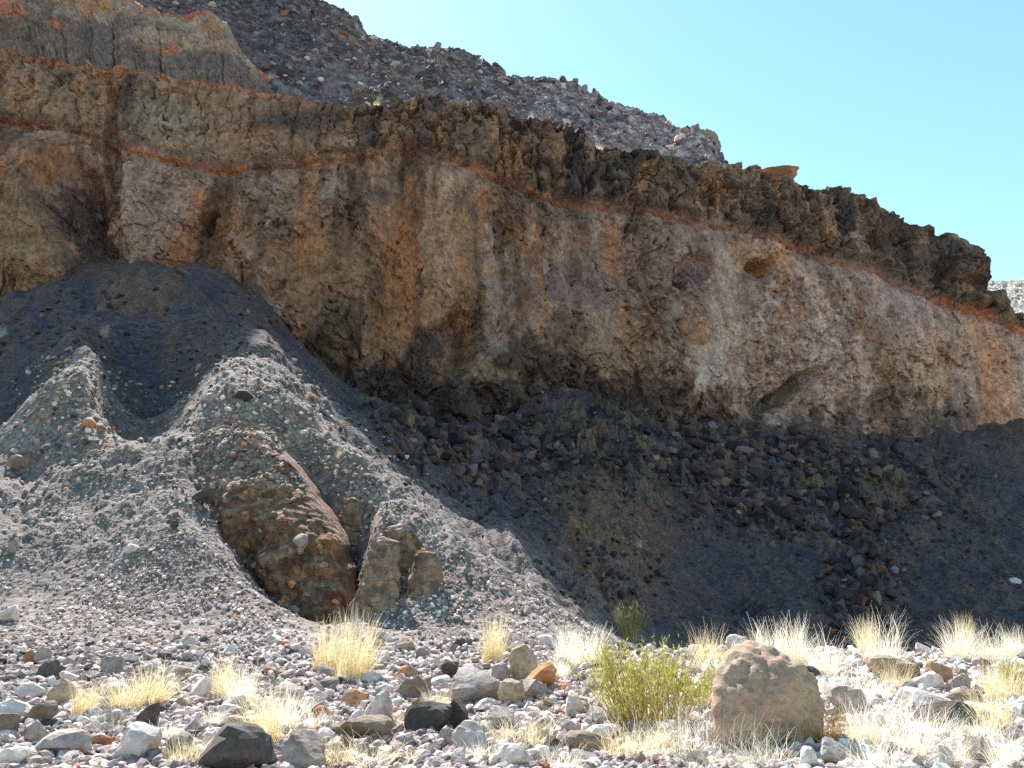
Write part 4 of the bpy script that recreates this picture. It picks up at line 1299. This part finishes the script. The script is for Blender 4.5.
for t_ in [(214, 455, 12, 16, 'mop', 'straw', "golden tuft on the brown knob of the middle spur"), (250, 497, 14, 10, 'mop', 'straw', "straw tuft on the top rim of the outcrop"),
           (333, 521, 9, 8, 'mop', 'straw', "small straw tuft right of the outcrop's rim"), (407, 555, 9, 12, 'mop', 'straw', "tiny golden tuft between the rock pillars"),
           (102, 338, 14, 14, 'fan', 'grey', "grey green tuft on the shaded talus above the left spur"), (1, 338, 14, 14, 'fan', 'grey', "grey tuft on the shaded talus at the left edge"),
           (341, 458, 12, 9, 'mop', 'straw', "faded tuft in the shade beyond the sunlit spur"), (640, 548, 9, 8, 'mop', 'straw', "small tuft in the shade below the brown patch")]:
    tuft(*t_, group="small tufts on the talus")
for (x_, y_, w_, h2, lab) in [(376, 106, 10, 9, "cream tuft on the rim at the end of the red ledge"), (288, 68, 8, 6, "yellow tuft on the hillside above the red ledge"),
                              (270, 78, 10, 8, "pale tuft below the second tier's end"), (350, 78, 8, 4, "small tuft in the gully above the rim"),
                              (379, 99, 8, 6, "yellow tuft above the cream one on the rim"), (505, 117, 9, 7, "straw tuft on the cliff rim by a small red patch"),
                              (549, 137, 12, 8, "orange yellow tuft on the rim"), (598, 150, 12, 8, "yellow tuft on the rim beyond the orange yellow one")]:
    hr_, hs_ = float(rim(x_)), float(skyl(x_))
    D0, D1 = float(wall_D(x_, hr_)) + 2, float(np.interp(x_, [250, 320, 437, 600], [214, 212, 212, 205]))
    A, B = P(x_, hr_ + 2, D0), P(x_, hs_, D1)
    u_, t1 = ray(x_, y_)
    k_ = (EYE + t1 * A[1] - A[2]) / ((B[2] - A[2]) - t1 * (B[1] - A[1]))
    Dk = A[1] + np.clip(k_, 0, 1) * (B[1] - A[1])
    tuft(x_, y_, w_, h2, 'low', 'straw', lab, D=float(Dk) - 2.0, group="small tufts along the cliff rim")


def shrub(px, py, w, h, n_stem, n_leaf, lm, label, seed, leaf=.022, lean=.3):
    r = np.random.default_rng(seed)
    p_ = ground_hit(px, py)[0][0]
    m_ = p_[1] / FPX / .97
    root = empty("green_shrub" if lm is M_GREEN else "olive_shrub", p_)
    v, f = blades(n_stem, seed, .28, lean, .03, base=.35, width=.010, segs=5, curl=.15, length=(.65, 1.05))
    hz, wx_ = np.quantile(v[:, 2], .99), np.quantile(np.abs(v[:, :2]), .97)
    sc = np.array([w / 2 * m_ / wx_, w / 2 * m_ / wx_ * .8, h * m_ / hz])
    v = v * sc
    build_mesh("stems", v, f, M_STEM, parent=root)
    ctr = v.reshape(n_stem, -1, 2, 3).mean(2)
    i = r.integers(n_stem, size=n_leaf); s = np.clip(r.beta(3.2, 1.5, n_leaf), 0, .999) * 5
    k = s.astype(int); fr = (s - k)[:, None]
    c0 = ctr[i, k] * (1 - fr) + ctr[i, np.minimum(k + 1, 5)] * fr + r.normal(0, .018, (n_leaf, 3))
    d = r.normal(0, .5, (n_leaf, 3)); d[:, 2] += 1.1; d /= np.linalg.norm(d, axis=1)[:, None]
    e = np.cross(d, r.normal(size=(n_leaf, 3))); e /= np.linalg.norm(e, axis=1)[:, None]
    L = leaf * r.uniform(.7, 1.5, n_leaf)[:, None]
    lv = np.stack([c0, c0 + d * L + e * L * .25, c0 + d * L * 2.2, c0 + d * L - e * L * .25], 1)
    lf = np.arange(n_leaf * 4).reshape(-1, 4)
    build_mesh("foliage", lv.reshape(-1, 3), lf, lm, parent=root)
    tag(root, label, "shrub")


shrub(648, 728, 122, 76, 190, 5000, M_GREEN, "yellow green broom-like shrub in the middle right of the riverbed", 901, lean=.42)
shrub(700, 710, 40, 30, 60, 900, M_GREEN, "low green clump between the broom-like shrub and the lumpy boulder", 902, leaf=.018, lean=.5)
shrub(630, 642, 30, 36, 90, 1800, M_OLIVE, "rounded olive shrub standing in the shade behind the crest", 903, leaf=.05, lean=.35)
shrub(1016, 690, 30, 26, 60, 700, M_GREEN, "yellow green shrub at the right edge of the riverbed", 904, lean=.4)
